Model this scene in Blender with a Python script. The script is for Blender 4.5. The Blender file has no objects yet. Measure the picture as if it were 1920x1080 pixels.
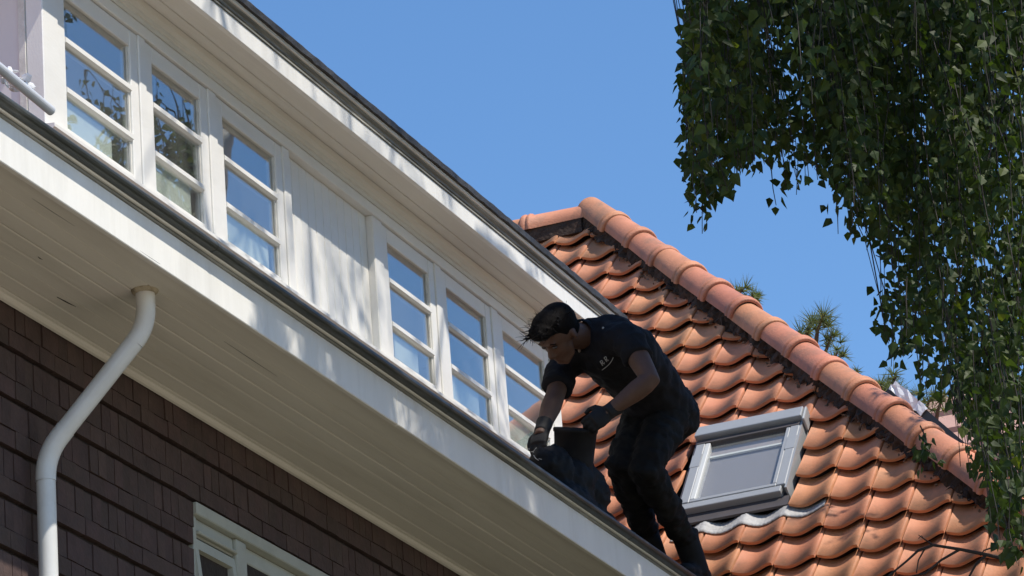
import bpy, bmesh, math, random
import numpy as np
from mathutils import Vector, Matrix, noise

random.seed(7); rng = np.random.default_rng(11)
SC = bpy.context.scene
COL = SC.collection

# ---------------------------------------------------------------- camera
# the camera stands at the origin, 1.6 m above the street; X runs along the facade, Y into the house
F = 7000.0                                     # focal length in photo pixels (1920 wide)
YAW, PITCH, ROLL = map(math.radians, (21.1517, 21.0387, -4.4801))
fw = np.array([math.cos(YAW)*math.cos(PITCH), math.sin(YAW)*math.cos(PITCH), math.sin(PITCH)])
r0 = np.array([math.sin(YAW), -math.cos(YAW), 0.0]); u0 = np.cross(r0, fw)
rt = r0*math.cos(ROLL)+u0*math.sin(ROLL); up = u0*math.cos(ROLL)-r0*math.sin(ROLL)
cam = bpy.data.cameras.new('camera'); cam.sensor_width = 36.0; cam.lens = F/1920*36.0
cam.clip_start = 0.1; cam.clip_end = 3000
camo = bpy.data.objects.new('camera', cam); COL.objects.link(camo)
camo.matrix_world = Matrix(((rt[0], up[0], -fw[0], 0), (rt[1], up[1], -fw[1], 0), (rt[2], up[2], -fw[2], 0), (0, 0, 0, 1)))
SC.camera = camo

# ---------------------------------------------------------------- sky, sun, exposure
SUN = Vector((-0.19, -1.0, 1.597)).normalized()
elev = math.asin(SUN.z); azim = math.atan2(SUN.x, SUN.y)      # clockwise from +Y
w = bpy.data.worlds.new('World'); SC.world = w; w.use_nodes = True
nt = w.node_tree; nt.nodes.clear()
sky = nt.nodes.new('ShaderNodeTexSky'); sky.sky_type = 'NISHITA'; sky.sun_disc = False
sky.sun_elevation = elev; sky.sun_rotation = azim
sky.air_density = 1.0; sky.dust_density = 0.0; sky.ozone_density = 4.0; sky.altitude = 0
bg = nt.nodes.new('ShaderNodeBackground'); bg.inputs[1].default_value = 0.143
wo = nt.nodes.new('ShaderNodeOutputWorld')
hsn = nt.nodes.new('ShaderNodeHueSaturation'); hsn.inputs['Saturation'].default_value = 1.13
nt.links.new(sky.outputs[0], hsn.inputs['Color']); nt.links.new(hsn.outputs[0], bg.inputs[0]); nt.links.new(bg.outputs[0], wo.inputs[0])
sl = bpy.data.lights.new('sun', 'SUN'); sl.energy = 4.2; sl.angle = math.radians(0.53); sl.color = (1.0, 0.93, 0.82)
so = bpy.data.objects.new('sun', sl); COL.objects.link(so)
so.rotation_euler = SUN.to_track_quat('Z', 'Y').to_euler(); so.location = (5, -20, 40)
SC.view_settings.view_transform = 'Standard'; SC.view_settings.look = 'None'
SC.view_settings.exposure = 0.4; SC.view_settings.gamma = 1.0
SC.view_settings.use_curve_mapping = False
SC.render.engine = 'CYCLES'
SC.cycles.max_bounces = 8; SC.cycles.transparent_max_bounces = 12

# ---------------------------------------------------------------- helpers
def ray(x, y):
    return rt*((x-960)/F) - up*((y-540)/F) + fw
def P(x, y, d):                                # photo pixel + depth -> point
    return Vector(ray(x, y)*d)
def proj(p):
    p = np.asarray(p, float); c = p@fw
    return 960+F*(p@rt)/c, 540-F*(p@up)/c, c

ORG = {}
def setp(o, label=None, cat=None, group=None, kind=None):
    if label: o['label'] = label
    if cat: o['category'] = cat
    if group: o['group'] = group
    if kind: o['kind'] = kind
    return o
def empty(name, loc, label, cat, group=None):
    o = bpy.data.objects.new(name, None); COL.objects.link(o); o.location = loc
    o.empty_display_size = 0.1
    ORG[o.name] = Vector(loc); return setp(o, label, cat, group)
def org(parent):
    return ORG.get(parent.name, Vector((0, 0, 0))) if parent else Vector((0, 0, 0))
def link(name, me, mat, parent=None, smooth=False, pivot=None):
    o = bpy.data.objects.new(name, me); COL.objects.link(o)
    if mat and not me.materials: me.materials.append(mat)
    if parent: o.parent = parent
    if smooth: me.polygons.foreach_set('use_smooth', [True]*len(me.polygons))
    return o
class MB:
    def __init__(s): s.v = []; s.f = []
    def add(s, v, f):
        n = len(s.v); s.v += [tuple(a) for a in v]; s.f += [tuple(i+n for i in q) for q in f]; return s
    def box(s, x0, x1, y0, y1, z0, z1):
        return s.add([(x, y, z) for x in (x0, x1) for y in (y0, y1) for z in (z0, z1)],
                     [(0, 1, 3, 2), (4, 6, 7, 5), (0, 4, 5, 1), (2, 3, 7, 6), (0, 2, 6, 4), (1, 5, 7, 3)])
    def prism(s, prof, x0, x1):                # (y,z) profile swept along X
        n = len(prof); v = [(x0, y, z) for y, z in prof]+[(x1, y, z) for y, z in prof]
        f = [(i, (i+1) % n, n+(i+1) % n, n+i) for i in range(n)]+[tuple(range(n-1, -1, -1)), tuple(range(n, 2*n))]
        return s.add(v, f)
    def tube(s, pts, rad, n=12, ref=None, cap=True):
        pts = [Vector(p) for p in pts]; m = len(pts); rings = []
        if not isinstance(rad, (list, tuple)): rad = [rad]*m
        prev = None
        for i, p in enumerate(pts):
            t = (pts[min(i+1, m-1)]-pts[max(i-1, 0)]).normalized()
            if ref is not None: a = Vector(ref)
            elif prev is None: a = Vector((0, 0, 1)) if abs(t.z) < .9 else Vector((1, 0, 0))
            else: a = prev
            a = (a-t*a.dot(t)).normalized(); b = t.cross(a); prev = a
            r = rad[i]; ra, rb = r if isinstance(r, (tuple, list)) else (r, r)
            rings.append([p+a*(ra*math.cos(2*math.pi*k/n))+b*(rb*math.sin(2*math.pi*k/n)) for k in range(n)])
        v = [q for R_ in rings for q in R_]; f = []
        for i in range(m-1):
            for k in range(n):
                f.append((i*n+k, i*n+(k+1) % n, (i+1)*n+(k+1) % n, (i+1)*n+k))
        if cap:
            f.append(tuple(range(n-1, -1, -1))); f.append(tuple(range((m-1)*n, m*n)))
        return s.add(v, f)
    def ball(s, c, rx, ry, rz, M=None, n=12, m=8):
        v = []; f = []
        for i in range(m+1):
            th = math.pi*i/m
            for k in range(n):
                ph = 2*math.pi*k/n
                q = Vector((rx*math.sin(th)*math.cos(ph), ry*math.sin(th)*math.sin(ph), rz*math.cos(th)))
                if M is not None: q = M @ q
                v.append(Vector(c)+q)
        for i in range(m):
            for k in range(n):
                f.append((i*n+k, (i+1)*n+k, (i+1)*n+(k+1) % n, i*n+(k+1) % n))
        return s.add(v, f)
    def mesh(s, name, o=Vector((0, 0, 0))):
        me = bpy.data.meshes.new(name)
        me.from_pydata([(a[0]-o.x, a[1]-o.y, a[2]-o.z) for a in s.v], [], s.f); me.update()
        return me
    def obj(s, name, mat, parent=None, smooth=False, bevel=0, seg=1, merge=False):
        me = s.mesh(name, org(parent))
        bm = bmesh.new(); bm.from_mesh(me)
        if merge: bmesh.ops.remove_doubles(bm, verts=bm.verts, dist=1e-5)
        bmesh.ops.recalc_face_normals(bm, faces=bm.faces); bm.to_mesh(me); bm.free()
        o = link(name, me, mat, parent, smooth)
        if bevel:
            b = o.modifiers.new('bevel', 'BEVEL'); b.width = bevel; b.segments = seg; b.limit_method = 'ANGLE'
        if parent: ORG[o.name] = org(parent)
        return o
def sub(name, parent):
    """an empty part that groups pieces of its thing"""
    o = bpy.data.objects.new(name, None); COL.objects.link(o); o.parent = parent; o.empty_display_size = .1
    ORG[o.name] = org(parent); return o

# ---------------------------------------------------------------- materials
def mat(name, base, rough=.5, var=.12, scale=3.0, stain=None, stain_scale=1.2, stain_amt=.0, bump=.0, bscale=40,
        metal=0, rand=0.0, stretch=(1, 1, 1), spec=.5, hue=0.0, band=None):
    m = bpy.data.materials.new(name); m.use_nodes = True; t = m.node_tree; N = t.nodes; L = t.links
    b = N['Principled BSDF']; b.inputs['Roughness'].default_value = rough; b.inputs['Metallic'].default_value = metal
    b.inputs['Specular IOR Level'].default_value = spec
    tc = N.new('ShaderNodeTexCoord'); mp = N.new('ShaderNodeMapping'); mp.inputs['Scale'].default_value = stretch
    L.new(tc.outputs['Object'], mp.inputs[0])
    if rand:                                        # shift the pattern from piece to piece
        o0 = N.new('ShaderNodeObjectInfo'); vm = N.new('ShaderNodeVectorMath'); vm.operation = 'SCALE'
        vm.inputs[0].default_value = (37.0, 61.0, 23.0); L.new(o0.outputs['Random'], vm.inputs['Scale']); L.new(vm.outputs[0], mp.inputs['Location'])
    n1 = N.new('ShaderNodeTexNoise'); n1.inputs['Scale'].default_value = scale; n1.inputs['Detail'].default_value = 8
    n1.inputs['Roughness'].default_value = .65
    L.new(mp.outputs[0], n1.inputs[0])
    rp = N.new('ShaderNodeValToRGB'); lo = 1-var; hi = 1+var
    rp.color_ramp.elements[0].position = .25; rp.color_ramp.elements[1].position = .75
    rp.color_ramp.elements[0].color = (base[0]*lo, base[1]*lo, base[2]*lo, 1)
    rp.color_ramp.elements[1].color = (min(1, base[0]*hi), min(1, base[1]*hi), min(1, base[2]*hi), 1)
    L.new(n1.outputs[0], rp.inputs[0]); out = rp.outputs[0]
    if stain:
        n2 = N.new('ShaderNodeTexNoise'); n2.inputs['Scale'].default_value = stain_scale; n2.inputs['Detail'].default_value = 6
        n2.inputs['Roughness'].default_value = .7
        L.new(mp.outputs[0], n2.inputs[0])
        r2 = N.new('ShaderNodeValToRGB'); r2.color_ramp.elements[0].position = .48; r2.color_ramp.elements[1].position = .72
        r2.color_ramp.elements[0].color = (0, 0, 0, 1); r2.color_ramp.elements[1].color = (stain_amt,)*3+(1,)
        L.new(n2.outputs[0], r2.inputs[0])
        mx = N.new('ShaderNodeMix'); mx.data_type = 'RGBA'; mx.inputs['B'].default_value = (*stain, 1)
        L.new(r2.outputs[0], mx.inputs['Factor']); L.new(out, mx.inputs['A']); out = mx.outputs['Result']
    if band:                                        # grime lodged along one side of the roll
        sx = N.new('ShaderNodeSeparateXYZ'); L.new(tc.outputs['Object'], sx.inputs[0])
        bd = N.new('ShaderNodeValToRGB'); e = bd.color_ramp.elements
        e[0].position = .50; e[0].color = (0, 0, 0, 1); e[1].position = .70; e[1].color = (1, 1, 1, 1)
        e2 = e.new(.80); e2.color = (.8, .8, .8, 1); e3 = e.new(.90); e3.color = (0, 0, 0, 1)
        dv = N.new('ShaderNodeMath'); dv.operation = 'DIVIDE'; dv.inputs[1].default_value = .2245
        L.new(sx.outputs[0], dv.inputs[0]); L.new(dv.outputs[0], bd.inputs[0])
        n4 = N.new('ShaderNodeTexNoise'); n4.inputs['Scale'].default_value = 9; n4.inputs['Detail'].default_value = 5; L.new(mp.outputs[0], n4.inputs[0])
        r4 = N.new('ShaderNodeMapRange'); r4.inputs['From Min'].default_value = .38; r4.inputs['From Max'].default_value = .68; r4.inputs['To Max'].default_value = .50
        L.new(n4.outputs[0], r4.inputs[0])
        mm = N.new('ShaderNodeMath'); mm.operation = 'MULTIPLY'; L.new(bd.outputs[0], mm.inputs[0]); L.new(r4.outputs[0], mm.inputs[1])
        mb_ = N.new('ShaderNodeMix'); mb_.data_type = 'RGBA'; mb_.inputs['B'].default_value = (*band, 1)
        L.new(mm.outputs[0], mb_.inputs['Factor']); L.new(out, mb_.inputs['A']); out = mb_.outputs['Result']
    if rand or hue:
        oi = N.new('ShaderNodeObjectInfo'); hs = N.new('ShaderNodeHueSaturation')
        ml = N.new('ShaderNodeMapRange'); ml.inputs['To Min'].default_value = 1-rand; ml.inputs['To Max'].default_value = 1+rand
        L.new(oi.outputs['Random'], ml.inputs[0]); L.new(ml.outputs[0], hs.inputs['Value'])
        if hue:
            wn = N.new('ShaderNodeTexWhiteNoise'); wn.noise_dimensions = '1D'; L.new(oi.outputs['Random'], wn.inputs['W'])
            mh = N.new('ShaderNodeMapRange'); mh.inputs['To Min'].default_value = .5-hue; mh.inputs['To Max'].default_value = .5+hue
            L.new(wn.outputs[0], mh.inputs[0]); L.new(mh.outputs[0], hs.inputs['Hue'])
        L.new(out, hs.inputs['Color']); out = hs.outputs[0]
    L.new(out, b.inputs['Base Color'])
    if bump:
        n3 = N.new('ShaderNodeTexNoise'); n3.inputs['Scale'].default_value = bscale; n3.inputs['Detail'].default_value = 6
        L.new(mp.outputs[0], n3.inputs[0])
        bp = N.new('ShaderNodeBump'); bp.inputs['Strength'].default_value = 1; bp.inputs['Distance'].default_value = bump
        L.new(n3.outputs[0], bp.inputs['Height']); L.new(bp.outputs[0], b.inputs['Normal'])
    return m
def glass_mat(name, f0=.05, f1=.45, tint=(.9, .93, .92), refl=(1, 1, 1)):
    """clear pane: reflectance rises with the viewing angle, the rest passes straight through (per face)"""
    m = bpy.data.materials.new(name); m.use_nodes = True; t = m.node_tree; N = t.nodes; L = t.links; N.clear()
    o = N.new('ShaderNodeOutputMaterial'); mx = N.new('ShaderNodeMixShader'); lw = N.new('ShaderNodeLayerWeight')
    lw.inputs[0].default_value = .5
    pw = N.new('ShaderNodeMath'); pw.operation = 'POWER'; pw.inputs[1].default_value = 2.0; L.new(lw.outputs['Facing'], pw.inputs[0])
    ma = N.new('ShaderNodeMath'); ma.operation = 'MULTIPLY_ADD'; ma.inputs[1].default_value = f1; ma.inputs[2].default_value = f0; L.new(pw.outputs[0], ma.inputs[0])
    tr = N.new('ShaderNodeBsdfTransparent'); tr.inputs[0].default_value = (*tint, 1)
    gl = N.new('ShaderNodeBsdfGlossy'); gl.inputs['Color'].default_value = (*refl, 1); gl.inputs['Roughness'].default_value = .004
    tc = N.new('ShaderNodeTexCoord'); ns = N.new('ShaderNodeTexNoise'); ns.inputs['Scale'].default_value = 2.5
    L.new(tc.outputs['Object'], ns.inputs[0])
    bp = N.new('ShaderNodeBump'); bp.inputs['Distance'].default_value = .0012; bp.inputs['Strength'].default_value = .6
    L.new(ns.outputs[0], bp.inputs['Height']); L.new(bp.outputs[0], gl.inputs['Normal'])
    L.new(ma.outputs[0], mx.inputs[0]); L.new(tr.outputs[0], mx.inputs[1]); L.new(gl.outputs[0], mx.inputs[2])
    df = N.new('ShaderNodeBsdfDiffuse'); df.inputs[0].default_value = (.75, .75, .72, 1); m2 = N.new('ShaderNodeMixShader'); m2.inputs[0].default_value = .035
    L.new(mx.outputs[0], m2.inputs[1]); L.new(df.outputs[0], m2.inputs[2])
    L.new(m2.outputs[0], o.inputs[0]); return m
def leaf_mat(name, c1, c2, trans=.35):
    m = bpy.data.materials.new(name); m.use_nodes = True; t = m.node_tree; N = t.nodes; L = t.links; N.clear()
    o = N.new('ShaderNodeOutputMaterial')
    ge = N.new('ShaderNodeNewGeometry'); oi = N.new('ShaderNodeObjectInfo')
    ad = N.new('ShaderNodeMath'); ad.operation = 'ADD'; L.new(ge.outputs['Random Per Island'], ad.inputs[0]); L.new(oi.outputs['Random'], ad.inputs[1])
    fr = N.new('ShaderNodeMath'); fr.operation = 'FRACT'; L.new(ad.outputs[0], fr.inputs[0])
    rp = N.new('ShaderNodeValToRGB'); rp.color_ramp.elements[0].color = (*c1, 1); rp.color_ramp.elements[1].color = (*c2, 1)
    e = rp.color_ramp.elements.new(.93); e.color = (*c2, 1); rp.color_ramp.elements[-1].color = (c2[0]*2.0, c2[1]*1.5, c2[2]*.9, 1)
    L.new(fr.outputs[0], rp.inputs[0])
    d = N.new('ShaderNodeBsdfPrincipled'); d.inputs['Roughness'].default_value = .55; d.inputs['Specular IOR Level'].default_value = .3
    L.new(rp.outputs[0], d.inputs['Base Color'])
    tr = N.new('ShaderNodeBsdfTranslucent'); mu = N.new('ShaderNodeMix'); mu.data_type = 'RGBA'; mu.blend_type = 'MULTIPLY'
    mu.inputs['Factor'].default_value = 1; mu.inputs['B'].default_value = (1.3, 1.5, .5, 1); L.new(rp.outputs[0], mu.inputs['A'])
    L.new(mu.outputs['Result'], tr.inputs[0])
    mx = N.new('ShaderNodeMixShader'); mx.inputs[0].default_value = trans
    L.new(d.outputs[0], mx.inputs[1]); L.new(tr.outputs[0], mx.inputs[2]); L.new(mx.outputs[0], o.inputs[0]); return m

M_white = mat('white_paint', (.82, .805, .765), .38, .04, 2.5, (.50, .47, .40), 2.2, .22, .0006, 60, stretch=(.6, 3, 1.6))
M_fascia = mat('fascia_paint', (.82, .805, .76), .36, .05, 2.5, (.48, .46, .40), 2.2, .30, .0010, 40, stretch=(3.0, 1, .45))
M_soff = mat('soffit_paint', (.73, .705, .64), .55, .06, 3, (.44, .41, .35), 1.6, .35, .0012, 50, stretch=(.35, 4, 1))
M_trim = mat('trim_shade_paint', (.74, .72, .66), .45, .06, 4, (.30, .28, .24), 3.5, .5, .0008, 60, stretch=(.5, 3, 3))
M_weath = mat('weathered_moulding', (.20, .20, .18), .6, .5, 6, (.62, .60, .54), 4, .7, .001, 60, stretch=(.35, 5, 8))
M_frame = mat('shade_toned_frame_paint', (.40, .41, .36), .5, .08, 5, (.25, .25, .21), 4, .4, .001, 50, stretch=(1, 3, 1))  # cream-white frame paint, darkened to grey-green to carry the wall's shade
M_zinc = mat('weathered_zinc', (.055, .06, .055), .42, .35, 5, (.30, .31, .30), 3, .5, .0015, 30, metal=.35, stretch=(.5, 3, 3))
M_lead = mat('bitumen_edge', (.03, .03, .032), .6, .4, 8, (.10, .10, .10), 5, .5, .003, 40)
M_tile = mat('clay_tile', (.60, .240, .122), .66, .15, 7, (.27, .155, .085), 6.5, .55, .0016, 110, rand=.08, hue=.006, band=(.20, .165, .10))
M_oldtile = mat('old_clay_tile', (.30, .15, .10), .8, .2, 5)
M_hip = mat('hip_clay', (.50, .20, .108), .65, .18, 7, (.20, .125, .08), 6.5, .75, .002, 90, rand=.10, hue=.008)
M_under = mat('roof_underlay', (.045, .03, .025), .9, .4, 6, bump=.02, bscale=14)
M_mortar = mat('hip_mortar', (.065, .036, .024), .95, .6, 18, (.015, .009, .007), 9, .8, .02, 26)
M_brick = mat('brown_brick', (.064, .038, .033), .8, .3, 14, (.05, .035, .035), 5, .5, .003, 60, rand=.13, hue=.010)
M_joint = mat('raked_mortar', (.030, .022, .019), .95, .4, 20, bump=.004, bscale=70)
M_pipe = mat('pipe_paint', (.66, .66, .64), .36, .05, 6, (.42, .40, .36), 4, .25, .0005, 60)
M_alu = mat('grey_aluminium', (.34, .35, .36), .42, .08, 6, (.25, .25, .25), 3, .3, .0004, 80, metal=.15)
M_alud = mat('dark_flashing_and_shadow', (.075, .065, .065), .5, .2, 6)  # flashing colour, also stands in for shadow around the roof window
M_lead2 = mat('pleated_lead', (.40, .39, .38), .7, .25, 20, (.20, .19, .18), 9, .6, .004, 50)
M_glass = glass_mat('window_glass', .06, .62, (.95, .97, .96))
M_skyglass = glass_mat('rooflight_glass', .04, .20, (.95, .95, .95))
M_room = mat('room_wall', (.58, .58, .55), .9, .1, 2)
M_card = mat('pale_card', (.74, .78, .72), .8, .04, 4)
M_ground = mat('street_paving', (.275, .225, .160), .9, .25, 1.5, (.20, .165, .12), .4, .5)
M_stucco = mat('rear_wall', (.34, .26, .21), .9, .15, 2)
M_shirt = mat('black_polo_cotton', (.011, .011, .014), .85, .3, 25, bump=.0015, bscale=180, spec=.2)
M_trou = mat('black_work_trousers', (.009, .009, .010), .85, .35, 14, (.025, .024, .022), 8, .5, .0015, 160, spec=.2)
M_skin = mat('skin', (.095, .047, .031), .65, .15, 18, bump=.0004, bscale=200)
M_hair = mat('black_hair', (.006, .005, .005), .85, .4, 60, bump=.003, bscale=90, stretch=(1, 1, .3), spec=.1)
M_glove = mat('black_glove', (.013, .013, .015), .7, .3, 30, bump=.001, bscale=150, spec=.3)
M_boot = mat('black_boot_leather', (.010, .010, .012), .75, .4, 20, bump=.001, bscale=80, spec=.2)
M_rubber = mat('black_bucket_rubber', (.010, .010, .012), .7, .3, 10, (.028, .028, .030), 8, .5, .0008, 60, spec=.2)
M_sack = mat('black_sack_plastic', (.010, .010, .012), .65, .3, 6, bump=.001, bscale=25, spec=.15)
M_mark = mat('pale_print', (.42, .42, .41), .7, .1, 10)
M_bark = mat('birch_bark', (.42, .40, .37), .8, .3, 3, (.04, .035, .03), 6, .9, .004, 30, stretch=(1, 1, .35))
M_twig = mat('birch_twig', (.018, .012, .009), .7, .3, 20)
M_leaf = leaf_mat('birch_leaf', (.022, .038, .008), (.052, .080, .018), .35)
M_needle = leaf_mat('pine_needle', (.10, .13, .07), (.17, .20, .11), .25)
M_pbark = mat('pine_bark', (.10, .07, .05), .9, .3, 10)
M_steel = mat('galvanised_tube', (.60, .62, .66), .4, .1, 10, metal=.15)
M_dark = mat('dark_hollow', (.01, .01, .01), .9, .1, 5)
M_debris = mat('crumpled_wrap', (.72, .72, .73), .4, .15, 12, bump=.004, bscale=40)
M_moss = mat('moss_debris', (.16, .09, .05), .95, .5, 25, (.45, .36, .3), 18, .6)
M_nroof = mat('neighbour_roof', (.46, .27, .22), .8, .15, 4, bump=.004, bscale=30)
M_nverge = mat('neighbour_verge', (.018, .018, .020), .5, .3, 6)

# ---------------------------------------------------------------- setting: ground
GZ = -1.6
g = MB(); n = 24
xs = np.linspace(-900, 900, n); 
g.add([(x, y, GZ) for x in xs for y in xs], [(i*n+j, (i+1)*n+j, (i+1)*n+j+1, i*n+j+1) for i in range(n-1) for j in range(n-1)])
setp(g.obj('ground', M_ground), kind='structure')
gd = MB(); n = 30; gx = np.linspace(11.6, 22, n); gy = np.linspace(-4.0, 6.0, n)  # unseen dark lawn, added to dim the light bounced up to the soffit
gd.add([(x, y, GZ+.004+.05*max(0, noise.noise(Vector((x*.8, y*.8, 0))))) for x in gx for y in gy], [(i*n+j, (i+1)*n+j, (i+1)*n+j+1, i*n+j+1) for i in range(n-1) for j in range(n-1)])
setp(gd.obj('added_dark_lawn', mat('added_lawn_green', (.050, .062, .022), .95, .4, 6, (.09, .075, .04), 2, .5, .02, 30)), kind='structure')

# ---------------------------------------------------------------- main house
YF, YW, ZS = 5.4, 6.017, 4.757
X0, X1 = 8.2, 17.3
house = empty('brick_house', (12.5, YW, GZ), 'dark brown brick house front under a white boxed eaves gutter', 'house')
wall = MB().box(X0, 23.0, YW+.012, YW+.26, GZ, ZS+.05).obj('wall', M_joint, house)
MB().box(X0, X0+.25, YW+.262, 13, GZ, 5.0).box(22.75, 23.0, YW+.262, 13, GZ, 5.0).box(X0+.252, 22.748, 12.75, 13, GZ, 5.0).obj('side_wall', M_stucco, house)
# window opening geometry in the wall
WX0, WX1, WZ1, WZ0 = 12.02, 13.75, 4.385, 2.9
# bricks: modules of one upright row over one flat row, deep raked joint below each module
bricks = []
k = 0; zj = 4.58
while zj > 2.9:
    for kind in (0, 1):
        if kind == 0: z0, z1, pitch = zj+.011, zj+.0735, .107
        else: z0, z1, pitch = zj+.077, zj+.175, .062
        x = 10.2+random.random()*pitch
        while x < 16.5:
            a, b = x+.0015, x+pitch-.0015
            if not (z1 > WZ0 and z0 < WZ1 and b > WX0 and a < WX1):
                bricks.append((a, b, z0, z1))
            elif z0 < WZ1 and a < WX0 and b > WX0 and WX0-a > .02: bricks.append((a, WX0-.004, z0, z1))
            x += pitch
    zj -= .186; k += 1
def vis(bk):
    px, py, d = proj(((bk[0]+bk[1])/2, YW, (bk[2]+bk[3])/2))
    inside = -20 < px < 900 and 540 < py < 1095
    return (0 if inside else 1, d)
bricks.sort(key=vis)
BRM = {}
rest = MB()
for i, (a, b, z0, z1) in enumerate(bricks):
    if i < 298 and vis((a, b, z0, z1))[0] == 0:
        key = (round(b-a, 3), round(z1-z0, 3), i % 3)
        if key not in BRM:
            dx, dz = (b-a)/2, (z1-z0)/2
            bmx = MB().box(-dx, dx, -.012, .02, -dz, dz)
            j = lambda: random.uniform(-.0018, .0018)
            bmx.v = [(q[0]+j(), q[1]+(j() if q[1] < 0 else 0), q[2]+j()) for q in bmx.v]
            BRM[key] = bmx.mesh('brick'); BRM[key].materials.append(M_brick)
        o = bpy.data.objects.new('brick', BRM[key]); COL.objects.link(o); o.parent = wall
        o.location = Vector(((a+b)/2, YW+random.uniform(-.003, .003), (z0+z1)/2))-org(house)
    else:
        j = random.uniform(-.003, .003)
        rest.box(a, b, YW-.012+j, YW+.02, z0, z1)
setp(rest.obj('brickwork', M_brick, house), kind='stuff')

# soffit boards (tongue and groove, along X)
soff = sub('eaves_soffit', house)
edges = [YF+.014, YF+.128, YF+.2, YF+.272, YF+.344, YF+.416, YF+.488, YF+.56, YW-.020]
for i in range(len(edges)-1):
    a, b = edges[i], edges[i+1]; dz = random.uniform(-.0015, .0015)
    c = .003
    MB().prism([(a+.0012, ZS+.03+dz), (a+.0012, ZS+c+dz), (a+.0012+c, ZS+dz), (b-.0012-c, ZS+dz), (b-.0012, ZS+c+dz), (b-.0012, ZS+.03+dz)], X0, X1).obj('soffit_board', M_soff, soff)
MB().box(X0, X1, YF+.03, YW+.01, ZS+.034, ZS+.05).obj('soffit_backing', M_dark, soff)
# a small quarter-round where soffit meets wall
MB().prism([(YW-.0185, ZS+.02), (YW-.040, ZS-.002), (YW-.038, ZS-.012), (YW-.030, ZS-.018), (YW-.0185, ZS-.020)], X0, X1).obj('soffit_bead', M_soff, soff)

# open seams in the old paint
for (xa, ya, xb, yb_, wd) in ((107, 557, 142, 575, .0022), (71, 481, 80, 487, .0022), (60, 372, 140, 424, .0010), (262, 470, 300, 495, .0010), (420, 640, 520, 706, .0009)):
    pa, pb_ = [Vector(ray(x, y)*(ZS-.0012)/ray(x, y)[2]) for x, y in ((xa, ya), (xb, yb_))]
    MB().tube([pa, pa.lerp(pb_, .5)+Vector((0, wd*.6, 0)), pb_], [wd*.4, wd, wd*.3], 6).obj('open_seam', M_dark, soff)
# boxed gutter: fascia, cornice moulding, zinc lip and floor
gut = sub('box_gutter', house)
for a, b in ((X0, 12.62), (12.6235, X1)):
    MB().box(a, b, YF, YF+.022, ZS-.012, 4.901).obj('fascia_board', M_fascia, gut, bevel=.003)
MB().prism([(YF+.022, 4.9015), (YF-.006, 4.9015), (YF-.009, 4.904), (YF-.006, 4.907), (YF-.001, 4.908), (YF-.001, 4.9095), (YF-.007, 4.910), (YF-.007, 4.9125), (YF+.022, 4.9125)], X0, X1).obj('cornice_moulding', M_weath, gut)
MB().prism([(YF+.022, 4.913), (YF-.015, 4.913), (YF-.0175, 4.915), (YF-.0175, 4.9180), (YF+.022, 4.9180)], X0, X1).obj('white_bead', M_fascia, gut)
lip = [(YF+.03, 4.9185), (YF-.034, 4.9185)]
for k in range(9):
    a = -math.pi/2-math.pi*k/8*1.15
    lip.append((YF-.034+.0175*math.cos(a), 4.936+.0175*math.sin(a)))
lip += [(YF-.014, 4.950), (YF-.008, 4.938), (YF+.03, 4.934)]
MB().prism(lip, X0, X1).obj('zinc_lip', M_zinc, gut, smooth=False)
MB().box(X0, X1, YF+.031, 5.95, 4.916, 4.933).obj('gutter_floor', M_zinc, gut)
# lap joints of the zinc
for x in (11.0, 13.05, 15.1):
    q = [(YF-.0335+(y-(YF-.0335))*1.06, 4.936+(z-4.936)*1.08) for y, z in lip]
    MB().prism(q, x, x+.025).obj('zinc_joint', M_zinc, gut)

# low tiled skirt of the main roof behind the gutter
sk = MB(); nx = 260; rows = 5
def mainz(y): return 4.975+(y-5.95)*math.tan(math.radians(39))
for part, (xa, xb, yb) in enumerate(((8.2, 11.28, 10.5), (11.285, 16.6, 6.235))):
    nn = int((xb-xa)/.028); vv = []
    ys = [5.952+i*(yb-5.952)/12 for i in range(13)]
    for i in range(nn+1):
        x = xa+(xb-xa)*i/nn; hgt = .022*math.sin(2*math.pi*x/.2245)
        for y in ys: vv.append((x, y, mainz(y)+hgt-.02))
    m_ = len(ys)
    sk.add(vv, [(i*m_+j, (i+1)*m_+j, (i+1)*m_+j+1, i*m_+j+1) for i in range(nn) for j in range(m_-1)])
sk.obj('roof_slope', M_oldtile, house, smooth=True)

# window in the brick wall
win = sub('window', house)
yF = YW+.02
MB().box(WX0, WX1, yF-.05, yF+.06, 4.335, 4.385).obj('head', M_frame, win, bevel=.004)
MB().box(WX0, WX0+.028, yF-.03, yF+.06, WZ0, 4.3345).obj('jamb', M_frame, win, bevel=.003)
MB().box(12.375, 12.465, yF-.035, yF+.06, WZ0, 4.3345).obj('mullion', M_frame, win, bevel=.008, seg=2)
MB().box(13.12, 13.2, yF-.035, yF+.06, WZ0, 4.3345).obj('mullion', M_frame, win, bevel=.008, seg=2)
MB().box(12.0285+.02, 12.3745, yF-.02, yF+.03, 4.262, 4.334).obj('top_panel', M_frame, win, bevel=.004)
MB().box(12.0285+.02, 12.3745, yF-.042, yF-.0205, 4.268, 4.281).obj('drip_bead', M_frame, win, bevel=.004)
MB().box(12.0285, 12.3745, yF+.05, yF+.09, 4.20, 4.2615).obj('vent_gap', M_dark, win)
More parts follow.
